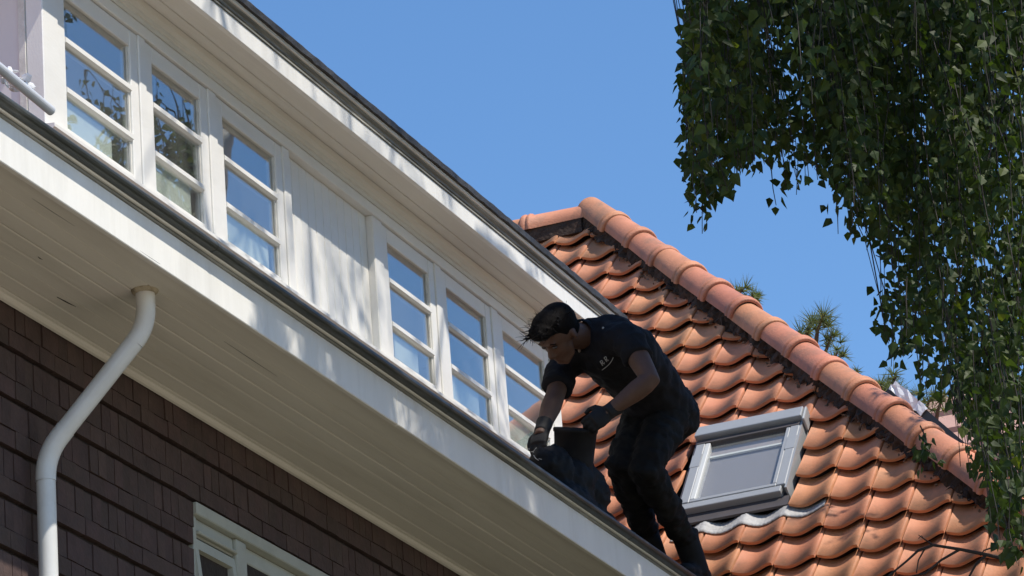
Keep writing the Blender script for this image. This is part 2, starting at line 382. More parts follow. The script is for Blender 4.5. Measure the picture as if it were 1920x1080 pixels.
# top-hung vent sash, ajar
t_ = MB()
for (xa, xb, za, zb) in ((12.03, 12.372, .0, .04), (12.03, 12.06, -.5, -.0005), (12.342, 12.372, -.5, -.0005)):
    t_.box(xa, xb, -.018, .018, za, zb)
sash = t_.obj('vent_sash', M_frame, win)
sash.location = Vector((0, yF-.01, 4.205)); 
sash.data.transform(Matrix.Translation(org(house))); sash.location = Vector((0, yF-.012, 4.208))-org(house)
sash.rotation_euler = (math.radians(-6), 0, 0)
MB().box(12.061, 12.341, yF+.012, yF+.018, 3.2, 4.203).obj('pane', M_glass, win)
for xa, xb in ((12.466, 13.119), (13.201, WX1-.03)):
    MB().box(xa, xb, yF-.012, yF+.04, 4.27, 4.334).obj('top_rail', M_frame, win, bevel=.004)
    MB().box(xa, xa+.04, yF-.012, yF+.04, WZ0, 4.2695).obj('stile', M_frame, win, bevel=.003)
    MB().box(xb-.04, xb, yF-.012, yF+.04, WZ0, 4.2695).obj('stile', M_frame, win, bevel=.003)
    MB().box(xa+.041, xb-.041, yF+.012, yF+.018, WZ0, 4.269).obj('pane', M_glass, win)
MB().box(WX0, WX1, yF+.1, yF+.11, WZ0, 4.33).obj('room_darkness', M_room, win)
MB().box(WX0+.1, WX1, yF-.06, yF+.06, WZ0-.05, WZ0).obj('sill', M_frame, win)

# ---------------------------------------------------------------- drainpipe
pipe = empty('drainpipe', (10.80, 5.95, GZ), 'white painted drainpipe bending from the soffit back to the brick wall', 'drainpipe')
pt = Vector((10.838, 5.562, ZS)); pm = Vector((10.86, 5.572, ZS-.125)); pb = Vector((10.76, 5.935, 4.26))
def arc(a, b, c, r, n=6):
    d1 = (a-b).normalized(); d2 = (c-b).normalized(); p1 = b+d1*r; p2 = b+d2*r
    return [p1.lerp(b, t).lerp(b.lerp(p2, t), t) for t in [i/n for i in range(n+1)]]
pb = Vector((10.765, 5.935, 4.205))
R_ = .0345
seg1 = [pt+Vector((0, 0, .01))]+arc(pt, pm, pb, .07)
MB().tube(seg1, R_, 20, cap=False).obj('upper_elbow', M_pipe, pipe, smooth=True)
MB().tube([seg1[-1], arc(pm, pb, pb-Vector((0, 0, 1)), .10)[0]], R_-.0008, 20, cap=False).obj('sloping_pipe', M_pipe, pipe, smooth=True)
elb = arc(pm, pb, pb-Vector((0, 0, 1)), .085, 10); elb = [elb[0]+(pm-pb).normalized()*.03]+elb+[elb[-1]-Vector((0, 0, .012))]
MB().tube(elb, R_+.0012, 20, cap=False).obj('lower_elbow', M_pipe, pipe, smooth=True)
MB().tube([elb[-1], Vector((elb[-1].x, elb[-1].y, GZ+.02))], R_-.0008, 20, cap=False).obj('downpipe', M_pipe, pipe, smooth=True)
MB().tube([pt+Vector((0, 0, .004)), pt-Vector((0, 0, .006)), pt-Vector((0, 0, .012))], [.05, .047, .040], 18).obj('outlet_collar', mat('stained_collar', (.42, .37, .27), .7, .35, 25, (.12, .09, .04), 30, .8), pipe)

# ---------------------------------------------------------------- dormer
K = 6.2/6.0; YD = 6.2; YE = 6.0
S = lambda v: v*K
dorm = empty('dormer', (S(13.5), YD, 5.0), 'long white dormer with six sash windows under a flat overhanging roof', 'dormer')
zsill, zhead, zcor, zsof = S(5.545), S(6.205), S(6.255), 6.540
posts = [(10.954, 11.072), (11.715, 11.77), (12.305, 12.375), (12.985, 13.048), (13.88, 13.975), (14.552, 14.622), (15.208, 15.285), (15.93, 16.03)]
for i, (a, b) in enumerate(posts):
    MB().box(S(a), S(b), YD-.004, YD+.07, 5.2 if i in (0, 7) else zsill, zhead).obj('post', M_white, dorm, bevel=.004)
# bay windows between the posts
bays = [(11.074, 11.713, 1), (11.772, 12.303, 2), (12.377, 12.983, 3), (13.977, 14.55, 4), (14.624, 15.206, 5), (15.287, 15.928, 6)]
for a, b, idx in bays:
    a, b = S(a), S(b); wv = sub('window', dorm)
    st = .062
    f0, f1 = YD+.003, YD+.050
    MB().box(a, a+st, f0, f1, zsill+.003, zhead-.003).obj('stile', M_white, wv, bevel=.003)
    MB().box(b-st, b, f0, f1, zsill+.003, zhead-.003).obj('stile', M_white, wv, bevel=.003)
    MB().box(a+st+.001, b-st-.001, f0+.001, f1, S(6.132), zhead-.003).obj('top_rail', M_white, wv, bevel=.003)
    MB().box(a+st+.001, b-st-.001, f0+.001, f1, zsill+.003, S(5.593)).obj('bottom_rail', M_white, wv, bevel=.003)
    for zc in (5.748, 5.952):
        zc = S(zc)
        MB().prism([(f0-.003, zc-.010), (f0-.003, zc+.010), (f0+.008, zc+.0185), (f1-.002, zc+.0185), (f1-.002, zc-.0185), (f0+.008, zc-.0185)], a+st+.001, b-st-.001).obj('glazing_bar', M_white, wv)
    zs_ = [S(5.594), S(5.748)-.019, S(5.748)+.019, S(5.952)-.019, S(5.952)+.019, S(6.131)]
    for q in range(3):
        pn = MB().box(a+st+.0015, b-st-.0015, YD+.019, YD+.022, zs_[2*q], zs_[2*q+1]).obj('pane', M_glass, wv)
        # thin putty line inside each pane
        MB().box(b-st-.010, b-st-.0012, YD+.012, YD+.0187, zs_[2*q], zs_[2*q+1]).obj('putty', M_trim, wv)
    # pale cards / blinds standing inside the lower panes
    def card(x0, x1, z0, z1, y0, turn, tilt=0):
        c = MB().box(-(x1-x0)/2, (x1-x0)/2, -.002, .002, 0, z1-z0).mesh('pale_card'); c.materials.append(M_card)
        o = bpy.data.objects.new('pale_card', c); COL.objects.link(o); o.parent = wv
        o.location = Vector(((x0+x1)/2, y0, z0))-org(dorm); o.rotation_euler = (tilt, 0, turn)
    if idx == 1: card(a+.06, b-.20, S(5.55), S(5.722), YD+.030, math.radians(0))
    if idx == 2: card(a+.03, b-.14, S(5.55), S(5.742), YD+.030, 0)
    if idx == 3: card(a+.10, b-.13, S(5.605), S(5.74), YD+.030, 0)
    if idx == 4: card(a+.13, b-.20, S(5.615), S(5.722), YD+.030, 0, 0)
    if idx == 5: card(a+.09, b-.17, S(5.60), S(5.725), YD+.030, 0)
    if idx == 6: card(a+.06, b-.10, S(5.55), S(5.735), YD+.030, 0)
# boarded panel between the third and fourth window
pan = sub('boarded_panel', dorm)
xa, xb = S(13.05), S(13.878); nb = 11
for i in range(nb):
    a = xa+(xb-xa)*i/nb; b = xa+(xb-xa)*(i+1)/nb; c = .004
    q = YD+.03+random.uniform(-.001, .001)
    v = [(a+.001, q+c), (a+.001+c, q), (b-.001-c, q), (b-.001, q+c), (b-.001, q+.02), (a+.001, q+.02)]
    n_ = len(v); mb = MB()
    mb.add([(x, y, zsill) for x, y in v]+[(x, y, zhead-.002) for x, y in v], [(i_, (i_+1) % n_, n_+(i_+1) % n_, n_+i_) for i_ in range(n_)]+[tuple(range(n_)), tuple(range(n_, 2*n_))])
    mb.obj('panel_board', M_white, pan)
MB().box(xa, xb, YD+.0515, YD+.06, zsill, zhead).obj('panel_backing', M_dark, pan)
# sill, head, cornice
MB().prism([(YD-.04, zsill-.022), (YD-.04, zsill-.008), (YD+.01, zsill-.0008), (YD+.07, zsill-.0008), (YD+.07, zsill-.03), (YD-.03, zsill-.03)], S(10.955), S(16.03)).obj('sill', M_white, dorm)
MB().box(S(11.075), S(15.928), YD+.051, YD+.07, 5.1, zsill-.031).obj('apron_board', M_trim, dorm)
MB().box(S(10.954), S(16.03), YD-.010, YD+.07, zhead+.001, zcor).obj('head_board', M_white, dorm, bevel=.003)
MB().prism([(YD+.05, zcor+.001), (YD-.014, zcor+.001), (YD-.014, zcor+.022), (YD-.022, zcor+.024), (YD-.026, zcor+.04), (YD-.040, zcor+.052), (YD-.048, zsof-.003), (YD+.05, zsof-.003)], S(10.954)-.03, S(16.03)+.03).obj('cornice_moulding', M_soff, dorm)
EX0, EX1 = S(10.954)-.28, 16.98
esof = sub('eaves_soffit', dorm)
for a, b in ((YE+.012, YE+.098), (YE+.1, YE+.205), (YE+.207, YE+.30)):
    c = .003
    MB().prism([(a, zsof+.02), (a, zsof+c), (a+c, zsof), (b-c, zsof), (b, zsof+c), (b, zsof+.02)], EX0, EX1).obj('soffit_board', M_soff, esof)
# side soffits over the left cheek
MB().box(EX0, S(10.954)-.032, YE+.302, 9.6, zsof, zsof+.02).obj('side_soffit', M_soff, esof)
MB().box(EX0, EX1, YE-.012, YE+.0115, zsof-.008, zsof+.078).obj('fascia_board', M_fascia, dorm, bevel=.003)
MB().prism([(YE+.02, zsof+.0785), (YE-.018, zsof+.0785), (YE-.018, zsof+.086), (YE-.010, zsof+.088), (YE-.010, zsof+.094), (YE-.018, zsof+.096), (YE-.018, zsof+.101), (YE-.012, zsof+.103), (YE-.016, zsof+.112), (YE-.026, zsof+.118), (YE-.026, zsof+.124), (YE+.02, zsof+.124)], EX0, EX1).obj('upper_moulding', M_weath, dorm)
MB().box(EX0, EX1, YE-.036, YE+.02, zsof+.1245, zsof+.145).obj('white_trim', M_fascia, dorm, bevel=.004)
tr = MB(); nseg = 120; vv = []
for i in range(nseg+1):
    x = EX0+(EX1-EX0)*i/nseg; h1 = random.uniform(0, .006)
    vv += [(x, YE-.05+random.uniform(-.003, .003), zsof+.143+random.uniform(-.003, .001)), (x, YE-.052, zsof+.170), (x, YE-.04, zsof+.182+h1), (x, YE+.10, zsof+.186+h1), (x, YE+.10, zsof+.146)]
tr.add(vv, [(i*5+k, (i+1)*5+k, (i+1)*5+(k+1) % 5, i*5+(k+1) % 5) for i in range(nseg) for k in range(5)]+[(0, 1, 2, 3, 4), tuple(nseg*5+k for k in range(5))])
tr.obj('roofing_edge', M_lead, dorm)
MB().box(EX0, EX1, YE+.1015, 9.6, zsof+.10, zsof+.150).obj('flat_roof', M_lead, dorm)
# cheeks and the room behind the glass
M_cheek = mat('cheek_paint', (.70, .68, .67), .5, .05, 2)
for xc in (S(10.954)+.004, S(16.03)-.03):
    ck = MB(); ck.add([(x, y, z) for x in (xc, xc+.02) for y, z in ((YD+.071, 5.0), (YD+.071, zsof-.002), (9.6, zsof-.002), (9.6, 5.0))],
           [(0, 1, 2, 3), (7, 6, 5, 4), (0, 4, 5, 1), (1, 5, 6, 2), (2, 6, 7, 3), (3, 7, 4, 0)]).obj('cheek', M_cheek, dorm)
MB().box(S(10.954)-.004, S(10.954)+.003, YD+.072, YD+.10, 5.1, zsof-.004).obj('corner_strip', M_trim, dorm)
rm = MB(); rx0, rx1 = S(10.98)+.03, S(15.99)-.03
rm.box(rx0, rx1, 8.9, 8.95, 5.0, zsof-.05).box(rx0, rx1, YD+.3, 8.899, 5.05, 5.1).box(rx0, rx1, YD+.08, 8.899, zsof-.07, zsof-.052)
rm.obj('room_interior', M_room, dorm)

# grey tube and wrapping left in the gutter
tb = empty('metal_tube', (9.6, 5.42, 5.05), 'grey metal tube with a dark open end lying on the gutter edge', 'tube')
a = P(96, 208, 1); a = a*(5.435/a.y); bq = P(-60, 78, 1); bq = bq*(5.445/bq.y)
dirt = (a-bq).normalized()
MB().tube([bq, a], .0165, 18).obj('tube_body', M_steel, tb, smooth=False)
MB().tube([a-dirt*.004, a+dirt*.001], .0140, 14).obj('tube_mouth', M_dark, tb)
db = MB(); c = P(20, 146, 1); c = c*(5.50/c.y)
for i in range(26):
    q = c+Vector((random.gauss(0, .05), random.gauss(0, .02), random.gauss(-.008, .010)))
    db.ball(q, random.uniform(.010, .030), random.uniform(.006, .02), random.uniform(.002, .007), Matrix.Rotation(random.random()*3, 3, 'Z') @ Matrix.Rotation(random.random()*2, 3, 'X'), 6, 4)
setp(db.obj('crumpled_wrapping', M_debris), 'crumpled pale plastic wrapping heaped beside the dormer cheek', 'wrapping', kind='stuff')

# ---------------------------------------------------------------- tiled wing
PD = math.radians(49); X00, Z00 = 16.9, 5.0
cP, sP = math.cos(PD), math.sin(PD)
U_ = Vector((0, -1, 0)); V_ = Vector((cP, 0, sP)); N_ = Vector((-sP, 0, cP))
W0 = -.068                                        # tile bed below the measured crest plane
def slope(y, s, wv=0.0): return Vector((X00, y, Z00))+V_*s+N_*(wv+W0)
TW, TE = .2245, .2747
wing = empty('tiled_wing', (20.0, 7.0, GZ), 'house wing with an orange pantile roof and rounded hip tiles', 'house')
HA = Vector((20.047, 7.186, 8.62)); HB = Vector((17.40, 4.289, 5.575)); HD = (HB-HA).normalized()
roof = sub('roof', wing)
def hipY(s):                                      # Y of the hip at slope distance s
    x = X00+cP*s; return HA.y+(x-HA.x)*(HB.y-HA.y)/(HB.x-HA.x)
ctl = [(.035, .024), (.10, .0175), (.18, .009), (.27, .003), (.36, .0), (.45, .0015), (.55, .007), (.65, .0145), (.75, .0235), (.83, .0310), (.90, .0355), (.96, .0362), (1.0, .033)]
TH = .018
def prof_h(a):
    a = a % 1.0
    for (a0, h0), (a1, h1) in zip(ctl, ctl[1:]):
        if a0 <= a <= a1: return h0+(h1-h0)*(a-a0)/(a1-a0)
    return .028
def tile_geo(var):
    v = []; f = []; nn = len(ctl); L_ = TE+.055
    rr = random.Random(var)
    t1, t2, t3 = rr.uniform(-.003, .003), rr.uniform(-.003, .003), rr.uniform(-.004, .004)
    for (vv_, lift) in ((0.0, .044), (L_, .044*(1-L_/TE)-.003)):
        for a, h in ctl:
            v.append((a*TW, vv_+t3*(1 if vv_ == 0 else 0), h+lift+t1*(1-vv_/L_)+t2*(a-.5)*(1-vv_/L_)))
    for a, h in ctl:                               # underside of the front lip
        v.append((a*TW, .002+t3, h+.044-TH+t1+t2*(a-.5)))
    for i in range(nn-1):
        f.append((i, i+1, nn+i+1, nn+i)); f.append((2*nn+i, 2*nn+i+1, i+1, i))
    # right edge of the roll
    v.append((ctl[-1][0]*TW, 0, ctl[-1][1]+.044-TH)); v.append((ctl[-1][0]*TW, L_, ctl[-1][1]-.03-TH*.3)); q = len(v)
    f.append((nn-1, q-2, q-1, 2*nn-1))
    return v, f
RM = Matrix((U_, V_, N_)).transposed().to_4x4()
TG = [tile_geo(i) for i in range(5)]; TM = []
for v, f in TG:
    me = bpy.data.meshes.new('roof_tile'); me.from_pydata(v, [], f); me.materials.append(M_tile)
    me.polygons.foreach_set('use_smooth', [len(p.vertices) == 4 for p in me.polygons]); me.update()
    for p in me.polygons: p.use_smooth = p.index % 2 == 0
    TM.append(me)
# roof window footprint in (y, s)
RWY0, RWY1, RWS0, RWS1 = 5.40, 5.985, 1.09, 1.84
wo_ = org(wing)
for j in range(-3, 16):
    s0 = .435+TE*j
    for kx in range(-8, 16):
        y0 = 4.70+TW*kx                           # left seam (towards +Y)
        yh = hipY(s0+TE*.5)
        if y0 > 8.0 or y0 < hipY(s0)-.02: continue
        if y0-TW < RWY1-.02 and y0 > RWY0+.03 and s0+TE > RWS0-.03 and s0 < RWS1-.0:
            # tiles wholly under the roof window are left out, partly covered ones are cut
            if y0 < RWY1+.10 and y0-TW > RWY0-.10 and s0 > RWS0-.12 and s0+TE < RWS1+.16: continue
        i = random.randrange(5)
        need = (y0-TW-.05 < hipY(s0+TE+.06)+.03)
        base = slope(y0, s0)
        cutR = (y0-TW < RWY1 and y0 > RWY1-.005 and s0+TE*.8 > RWS0 and s0 < RWS1)
        if not need:
            o = bpy.data.objects.new('roof_tile', TM[i]); COL.objects.link(o); o.parent = roof
            jit = Matrix.Rotation(random.gauss(0, .009), 4, 'Z')
            o.matrix_local = Matrix.Translation(base-wo_+V_*random.gauss(0, .005)) @ RM @ jit
        else:
            bm = bmesh.new(); me = TM[i].copy(); bm.from_mesh(me); bm.transform(Matrix.Translation(base) @ RM)
            hn = HD.cross(N_).normalized()        # in-plane normal of the hip cut
            if hn.y > 0: hn = -hn                 # pointing past the hip, to -Y
            co = HA+hn*(.02+random.uniform(-.03, .012))
            r_ = bmesh.ops.bisect_plane(bm, geom=bm.verts[:]+bm.edges[:]+bm.faces[:], plane_co=co, plane_no=hn, clear_outer=True)
            if len(bm.faces) < 3: bm.free(); bpy.data.meshes.remove(me); continue
            bm.transform(Matrix.Translation(-wo_)); bm.to_mesh(me); bm.free()
            o = bpy.data.objects.new('roof_tile', me); COL.objects.link(o); o.parent = roof
# underlay and the other slopes of the wing
def quad(*p): return MB().add(p, [tuple(range(len(p)))])
bedA = HA+N_*(W0-.015); bedB = HA+HD*7.2+N_*(W0-.015)
yb = 12.0
MB().add([bedA, bedB, Vector((bedB.x, yb, bedB.z)), Vector((bedA.x, yb, bedA.z))], [(0, 1, 2, 3)]).obj('underlay', M_under, wing)
HR = Vector((HA.x*2-HB.x, HB.y, HB.z))
fr = HA+HD*7.2; fr2 = Vector((2*HA.x-fr.x, fr.y, fr.z))
dn = Vector((0, 0, -.09))
MB().add([HA+dn, fr+dn, fr2+dn], [(0, 1, 2)]).obj('front_slope', M_tile, wing)
MB().add([HA+dn, fr2+dn, Vector((fr2.x, yb, fr2.z))+dn, Vector((HA.x, yb, HA.z))+dn], [(0, 1, 2, 3)]).obj('rear_slope', M_tile, wing)
wx0, wx1 = fr.x+.45, fr2.x-.45
MB().box(wx0, wx1, fr.y+.45, yb, GZ, fr.z-.02).obj('wall', M_brick, wing)

# hip tiles: rounded barrels with a rolled collar at the upper end of the lap
hip = sub('hip', wing); EXP = .362
HBN = HD.cross(Vector((0, 1, 0))).cross(HD)
hu = (Vector((0, 0, 1))-HD*HD.z).normalized(); hs = HD.cross(hu).normalized()
def barrel(length, rlow, rup, collar=True):
    """half-round tile along local +x (downhill), arch in y-z, open below; collar sits at the downhill end"""
    v = []; f = []; n = 18
    st = [(0, rup, 0), (length*.9, rlow, 0)]
    st = [(0, rup), (length-.075, rlow), (length-.068, rlow+.010), (length-.058, rlow+.013), (length-.046, rlow+.010), (length-.042, rlow+.004), (length-.036, rlow+.009),
          (length-.024, rlow+.014), (length-.010, rlow+.012), (length, rlow+.006), (length-.002, rlow-.008)]
    for x, r in st:
        for k in range(n+1):
            a = math.radians(-12)+math.radians(204)*k/n
            v.append((x, r*math.cos(a), r*math.sin(a)*1.0))
    m = n+1
    for i in range(len(st)-1):
        for k in range(n): f.append((i*m+k, i*m+k+1, (i+1)*m+k+1, (i+1)*m+k))
    # thickness strip along both lower edges
    return v, f
bv, bf = barrel(EXP+.07, .098, .088)
hme = bpy.data.meshes.new('hip_tile'); hme.from_pydata(bv, [], bf); hme.materials.append(M_hip)
hme.polygons.foreach_set('use_smooth', [True]*len(bf)); hme.update()
HM = Matrix((HD, hs, hu)).transposed().to_4x4()
if HM.to_3x3().determinant() < 0: HM = Matrix((HD, -hs, hu)).transposed().to_4x4()
hbase = HA+hu*.018
for i in range(20):
    o = bpy.data.objects.new('hip_tile', hme); COL.objects.link(o); o.parent = hip
    o.matrix_local = Matrix.Translation(hbase+HD*(i*EXP-.06)+hu*.004*(i % 2)-wo_) @ HM @ Matrix.Rotation(random.gauss(0, .012), 4, 'Y') @ Matrix.Rotation(random.gauss(0, .03), 4, 'X')
# mortar bedding under the hip
mo = MB(); vv = []; nseg = 320; sd = hs if hs.y > 0 else -hs
for i in range(nseg+1):
    c = HA+HD*(i*7.0/nseg)
    for k, (a, b) in enumerate(((.078, -.070), (.074, -.05), (.070, -.02), (.06, .03), (-.06, .03), (-.10, -.09))):
        j = random.gauss(0, .013) if k < 3 else 0
        vv.append(c+sd*(a+j)+hu*(b+random.gauss(0, .011)))
mo.add(vv, [(i*6+k, (i+1)*6+k, (i+1)*6+k+1, i*6+k+1) for i in range(nseg) for k in range(5)]).obj('mortar_bed', M_mortar, wing)
# bits of moss, leaves and crumbled mortar caught under the hip
ms = MB()
for i in range(150):
    t = random.uniform(.6, 6.2); c = HA+HD*t+sd*random.uniform(.10, .17)+N_*0
    q = Vector(c); s_ = (q-Vector((X00, q.y, Z00))).dot(V_); q = slope(q.y, s_, .045)
    ms.ball(q, random.uniform(.004, .016), random.uniform(.004, .012), random.uniform(.004, .010), Matrix.Rotation(random.random()*3, 3, 'Z'), 5, 3)
setp(ms.obj('moss_clumps', M_moss, wing), kind='stuff')
# ridge
rid = sub('ridge', wing)
RD = Vector((0, 1, 0)); RMx = Matrix((RD, Vector((-1, 0, 0)), Vector((0, 0, 1)))).transposed().to_4x4()
for i in range(10):
    o = bpy.data.objects.new('ridge_tile', hme); COL.objects.link(o); o.parent = rid
    o.matrix_local = Matrix.Translation(Vector((HA.x, HA.y+.02+i*EXP, HA.z-.012+.003*(i % 2)))-wo_) @ RMx
MB().box(HA.x-.085, HA.x+.085, HA.y+.05, yb-.2, HA.z-.12, HA.z-.005).obj('ridge_mortar', M_mortar, wing)

# ---------------------------------------------------------------- roof window
rw = empty('roof_window', slope((RWY0+RWY1)/2, RWS0, 0), 'grey framed roof window set into the orange tiles', 'roof window')
def lbox(name, y0, y1, s0, s1, w0, w1, m, bevel=.003, seg=1, parent=rw):
    mb = MB().box(0, 1, 0, 1, 0, 1); pts = []
    for (a, b, c) in mb.v:
        pts.append(slope(y0+(y1-y0)*a, s0+(s1-s0)*b, w0+(w1-w0)*c))
    mb.v = [tuple(p) for p in pts]
    return mb.obj(name, m, parent, bevel=bevel, seg=seg)
fw_ = .052
lbox('top_hood', RWY0-.012, RWY1+.008, RWS1-.085, RWS1+.006, .055, .126, M_alu, .006, 2)
lbox('side_cover', RWY1-fw_, RWY1, RWS0+.055, RWS1-.096, .03, .092, M_alu, .004)
lbox('side_cover', RWY0, RWY0+fw_, RWS0+.055, RWS1-.096, .03, .092, M_alu, .004)
for yy in (RWY1-fw_, RWY0):
    lbox('cover_lap', yy-.001, yy+fw_+.001, RWS0+.40, RWS0+.52,   .0925, .0936, M_alu, 0)
lbox('bottom_cover', RWY0+.02, RWY1-.004, RWS0, RWS0+.054, .035, .088, M_alu, .006, 2)
sa, sb = RWS0+.056, RWS1-.096
ya, yb2 = RWY0+fw_+.001, RWY1-fw_-.001
M_sashw = mat('pale_sash', (.55, .56, .55), .4, .05, 5)
lbox('sash_rail', ya, yb2, sa, sa+.026, .035, .090, M_alu)
lbox('sash_rail', ya, yb2, sb-.026, sb, .035, .086, M_sashw)
lbox('sash_stile', ya, ya+.022, sa+.027, sb-.027, .035, .090, M_alu)
lbox('sash_stile', yb2-.028, yb2, sa+.027, sb-.027, .035, .090, M_sashw)
lbox('pane', ya+.0225, yb2-.0285, sa+.0275, sb-.0275, .070, .074, M_skyglass, 0)
lbox('hood_shadow_strip', RWY0+.001, RWY1-.001, RWS1-.124, RWS1-.0955, .06, .0945, M_alud, 0)  # dark strip standing in for the shadow under the projecting hood
lbox('blind_rail', ya+.023, yb2-.029, sb-.13, sb-.115, .045, .056, M_card, 0)
lbox('blind', ya+.023, yb2-.029, sb-.114, sb-.028, .046, .05, mat('blind_fabric', (.35, .32, .31), .9, .05, 5), 0)
lbox('shaft', RWY0+.02, RWY1-.02, RWS0+.02, RWS1-.12, .0395, .0400, mat('shaft_lining', (.24, .24, .25), .9, .06, 3), 0)
lbox('kerb', RWY0+.006, RWY1-.006, RWS0+.004, RWS1-.004, -.02, .039, M_alud, 0)
lbox('side_flashing', RWY1+.001, RWY1+.012, RWS0+.02, RWS1-.01, 0, .08, M_alud, 0)
lbox('side_flashing', RWY0-.012, RWY0-.001, RWS0+.02, RWS1-.02, 0, .09, M_alu, 0)
lbox('end_cap', RWY0-.03, RWY0-.013, RWS1-.11, RWS1+.014, .03, .118, M_alu, .01, 2)
lbox('front_flashing_shadow', RWY0-.02, RWY1+.02, RWS0-.085, RWS0+.003, .035, .05, M_alud, 0)  # dark flashing, widened so its colour also holds the frame's shadow
# pleated lead apron dressed over the tiles below
ap = MB(); vv = []; ny, ns = 110, 5
ya_, yb_ = RWY0-.23, RWY1+.03
for i in range(ny+1):
    y = ya_+(yb_-ya_)*i/ny; a = ((4.70+TW*40-y)/TW) % 1.0
    t = min(1, max(0, (y-ya_)/.25))
    top = RWS0-.07-.01*(1-t)
    bot = RWS0-.20+.03*(1-t)+random.uniform(-.003, .003)
    for k in range(ns+1):
        s = bot+(top-bot)*k/ns
        fracv = (s-.7097)/TE
        vv.append(slope(y, s, prof_h(a)*.96+.034*max(-.2, 1-fracv)+.006+.0012*math.sin(i*2.1+k*.4)))
ap.add(vv, [(i*(ns+1)+k, (i+1)*(ns+1)+k, (i+1)*(ns+1)+k+1, i*(ns+1)+k+1) for i in range(ny) for k in range(ns)])
apo = ap.obj('lead_apron', M_lead2, rw, smooth=True); sm = apo.modifiers.new('t', 'SOLIDIFY'); sm.thickness = .006

# ---------------------------------------------------------------- neighbour roof behind the hip
nb_ = empty('neighbour_house', (30, 3, GZ), 'house behind with a dusty pink roof and a dark sloping verge', 'house')
def Q(x, y, X): r = ray(x, y); return Vector(r*(X/r[0]))
A_, B_ = Q(1676, 716, 25.0), Q(1990, 985, 25.0)
thk = (B_-A_).normalized().cross(Vector((1, 0, 0))).normalized()
if thk.z > 0: thk = -thk
vb = [A_, B_, B_+thk*.17, A_+thk*.17]
MB().add([v for v in vb]+[v+Vector((.25, 0, 0)) for v in vb], [(0, 1, 2, 3), (7, 6, 5, 4), (0, 4, 5, 1), (1, 5, 6, 2), (2, 6, 7, 3), (3, 7, 4, 0)]).obj('verge_board', M_nverge, nb_)
C_ = Q(1738, 752, 27.0); yR0, yR1 = C_.y, -3.5
for i in range(8):                                 # courses of the pink slope, ridge at the top
    t0, t1 = i/8, (i+1)/8-.004
    xa, xb = 27.0-1.7*t0, 27.0-1.7*t1; za, zb = C_.z-1.75*t0, C_.z-1.75*t1
    MB().add([(xa, yR0, za), (xa, yR1, za), (xb-.02, yR1, zb+.03), (xb-.02, yR0, zb+.03), (xa, yR0, za-.06), (xa, yR1, za-.06), (xb, yR1, zb-.06), (xb, yR0, zb-.06)],
             [(0, 1, 2, 3), (7, 6, 5, 4), (0, 4, 5, 1), (1, 5, 6, 2), (2, 6, 7, 3), (3, 7, 4, 0)]).obj('roof_course', M_nroof, nb_)
ez = C_.z-1.78
MB().add([(25.42, y, z) for y in (yR0-.05, yR1+.05) for z in (GZ, ez)]+[(28.6, y, z) for y in (yR0-.05, yR1+.05) for z in (GZ, ez)]+[(27.0, yR0-.05, C_.z-.08), (27.0, yR1+.05, C_.z-.08)],
         [(0, 1, 3, 2), (4, 6, 7, 5), (1, 8, 9, 3), (8, 5, 7, 9), (0, 4, 5, 8, 1), (2, 3, 9, 7, 6)]).obj('wall', M_stucco, nb_)
ga, gb = A_+thk*.03, B_+thk*.03
MB().add([(x, q.y, z) for x in (25.03, 25.24) for q, z in ((ga, ga.z), (gb, gb.z), (gb, GZ), (ga, GZ))], [(0, 1, 2, 3), (7, 6, 5, 4), (0, 4, 5, 1), (1, 5, 6, 2), (2, 6, 7, 3), (3, 7, 4, 0)]).obj('gable_wall', M_stucco, nb_)
capm = MB(); dirv = (B_-A_).normalized(); vv = []
for i in range(9):
    for k in range(4):
        vv.append(A_+dirv*(.01+.042*i)+thk*(-.015+.026*k)+Vector((-.012-.02*random.random(), 0, random.gauss(0, .006))))
capm.add(vv, [(i*4+k, (i+1)*4+k, (i+1)*4+k+1, i*4+k+1) for i in range(8) for k in range(3)])
co_ = capm.obj('white_flashing', M_debris, nb_); sm = co_.modifiers.new('t', 'SOLIDIFY'); sm.thickness = .008

# ---------------------------------------------------------------- pine behind the roof
pine = empty('pine_tree', (28.5, 7.4, GZ), 'pine tree whose needle tufts stick up behind the hip of the roof', 'tree')
MB().tube([(28.5, 7.4, GZ), (28.4, 7.3, 4), (28.3, 7.2, 7.8), (28.3, 7.2, 8.7)], [.2, .17, .10, .05], 10).obj('trunk', M_pbark, pine, smooth=True)
nd = MB(); lb = MB()
tufts = [(1392, 540, 26), (1418, 556, 16), (1518, 608, 30), (1545, 588, 34), (1560, 628, 22), (1500, 640, 22), (1570, 660, 22), (1560, 690, 18), (1600, 700, 14), (1655, 722, 26), (1680, 706, 26), (1705, 740, 26), (1745, 745, 22), (1770, 740, 22), (1725, 760, 20)]
for (px, py, r) in tufts:
    d = random.uniform(27.2, 28.6); c = P(px, py, d); R = r/F*d*1.45
    below = P(px-18, py+75, d+.3)
    lb.tube([below, c.lerp(below, .4)+Vector((0, .02, 0)), c], [.022, .014, .006], 6)
    ax = (c-below).normalized()
    root = Vector((28.33, 7.22, min(8.3, below.z-.5)))
    lb.tube([root, root.lerp(below, .6)+Vector((0, 0, -.12)), below], [.035, .028, .022], 6)
    for b in range(6):
        o_ = c-ax*R*1.1*b/6 + Vector((random.gauss(0, R*.18), random.gauss(0, R*.25), random.gauss(0, R*.1)))
        for i in range(26):
            dv = (ax*random.uniform(.1, 1.0)+Vector((random.gauss(0, .6), random.gauss(0, .6), random.gauss(0, .45)))).normalized()
            ln = R*random.uniform(.55, .95); sd_ = dv.cross(Vector((random.random(), random.random(), random.random()))).normalized()*.0045
            nd.add([o_-sd_, o_+sd_, o_+dv*ln], [(0, 1, 2)])
setp(lb.obj('limbs', M_pbark, pine), kind='stuff')
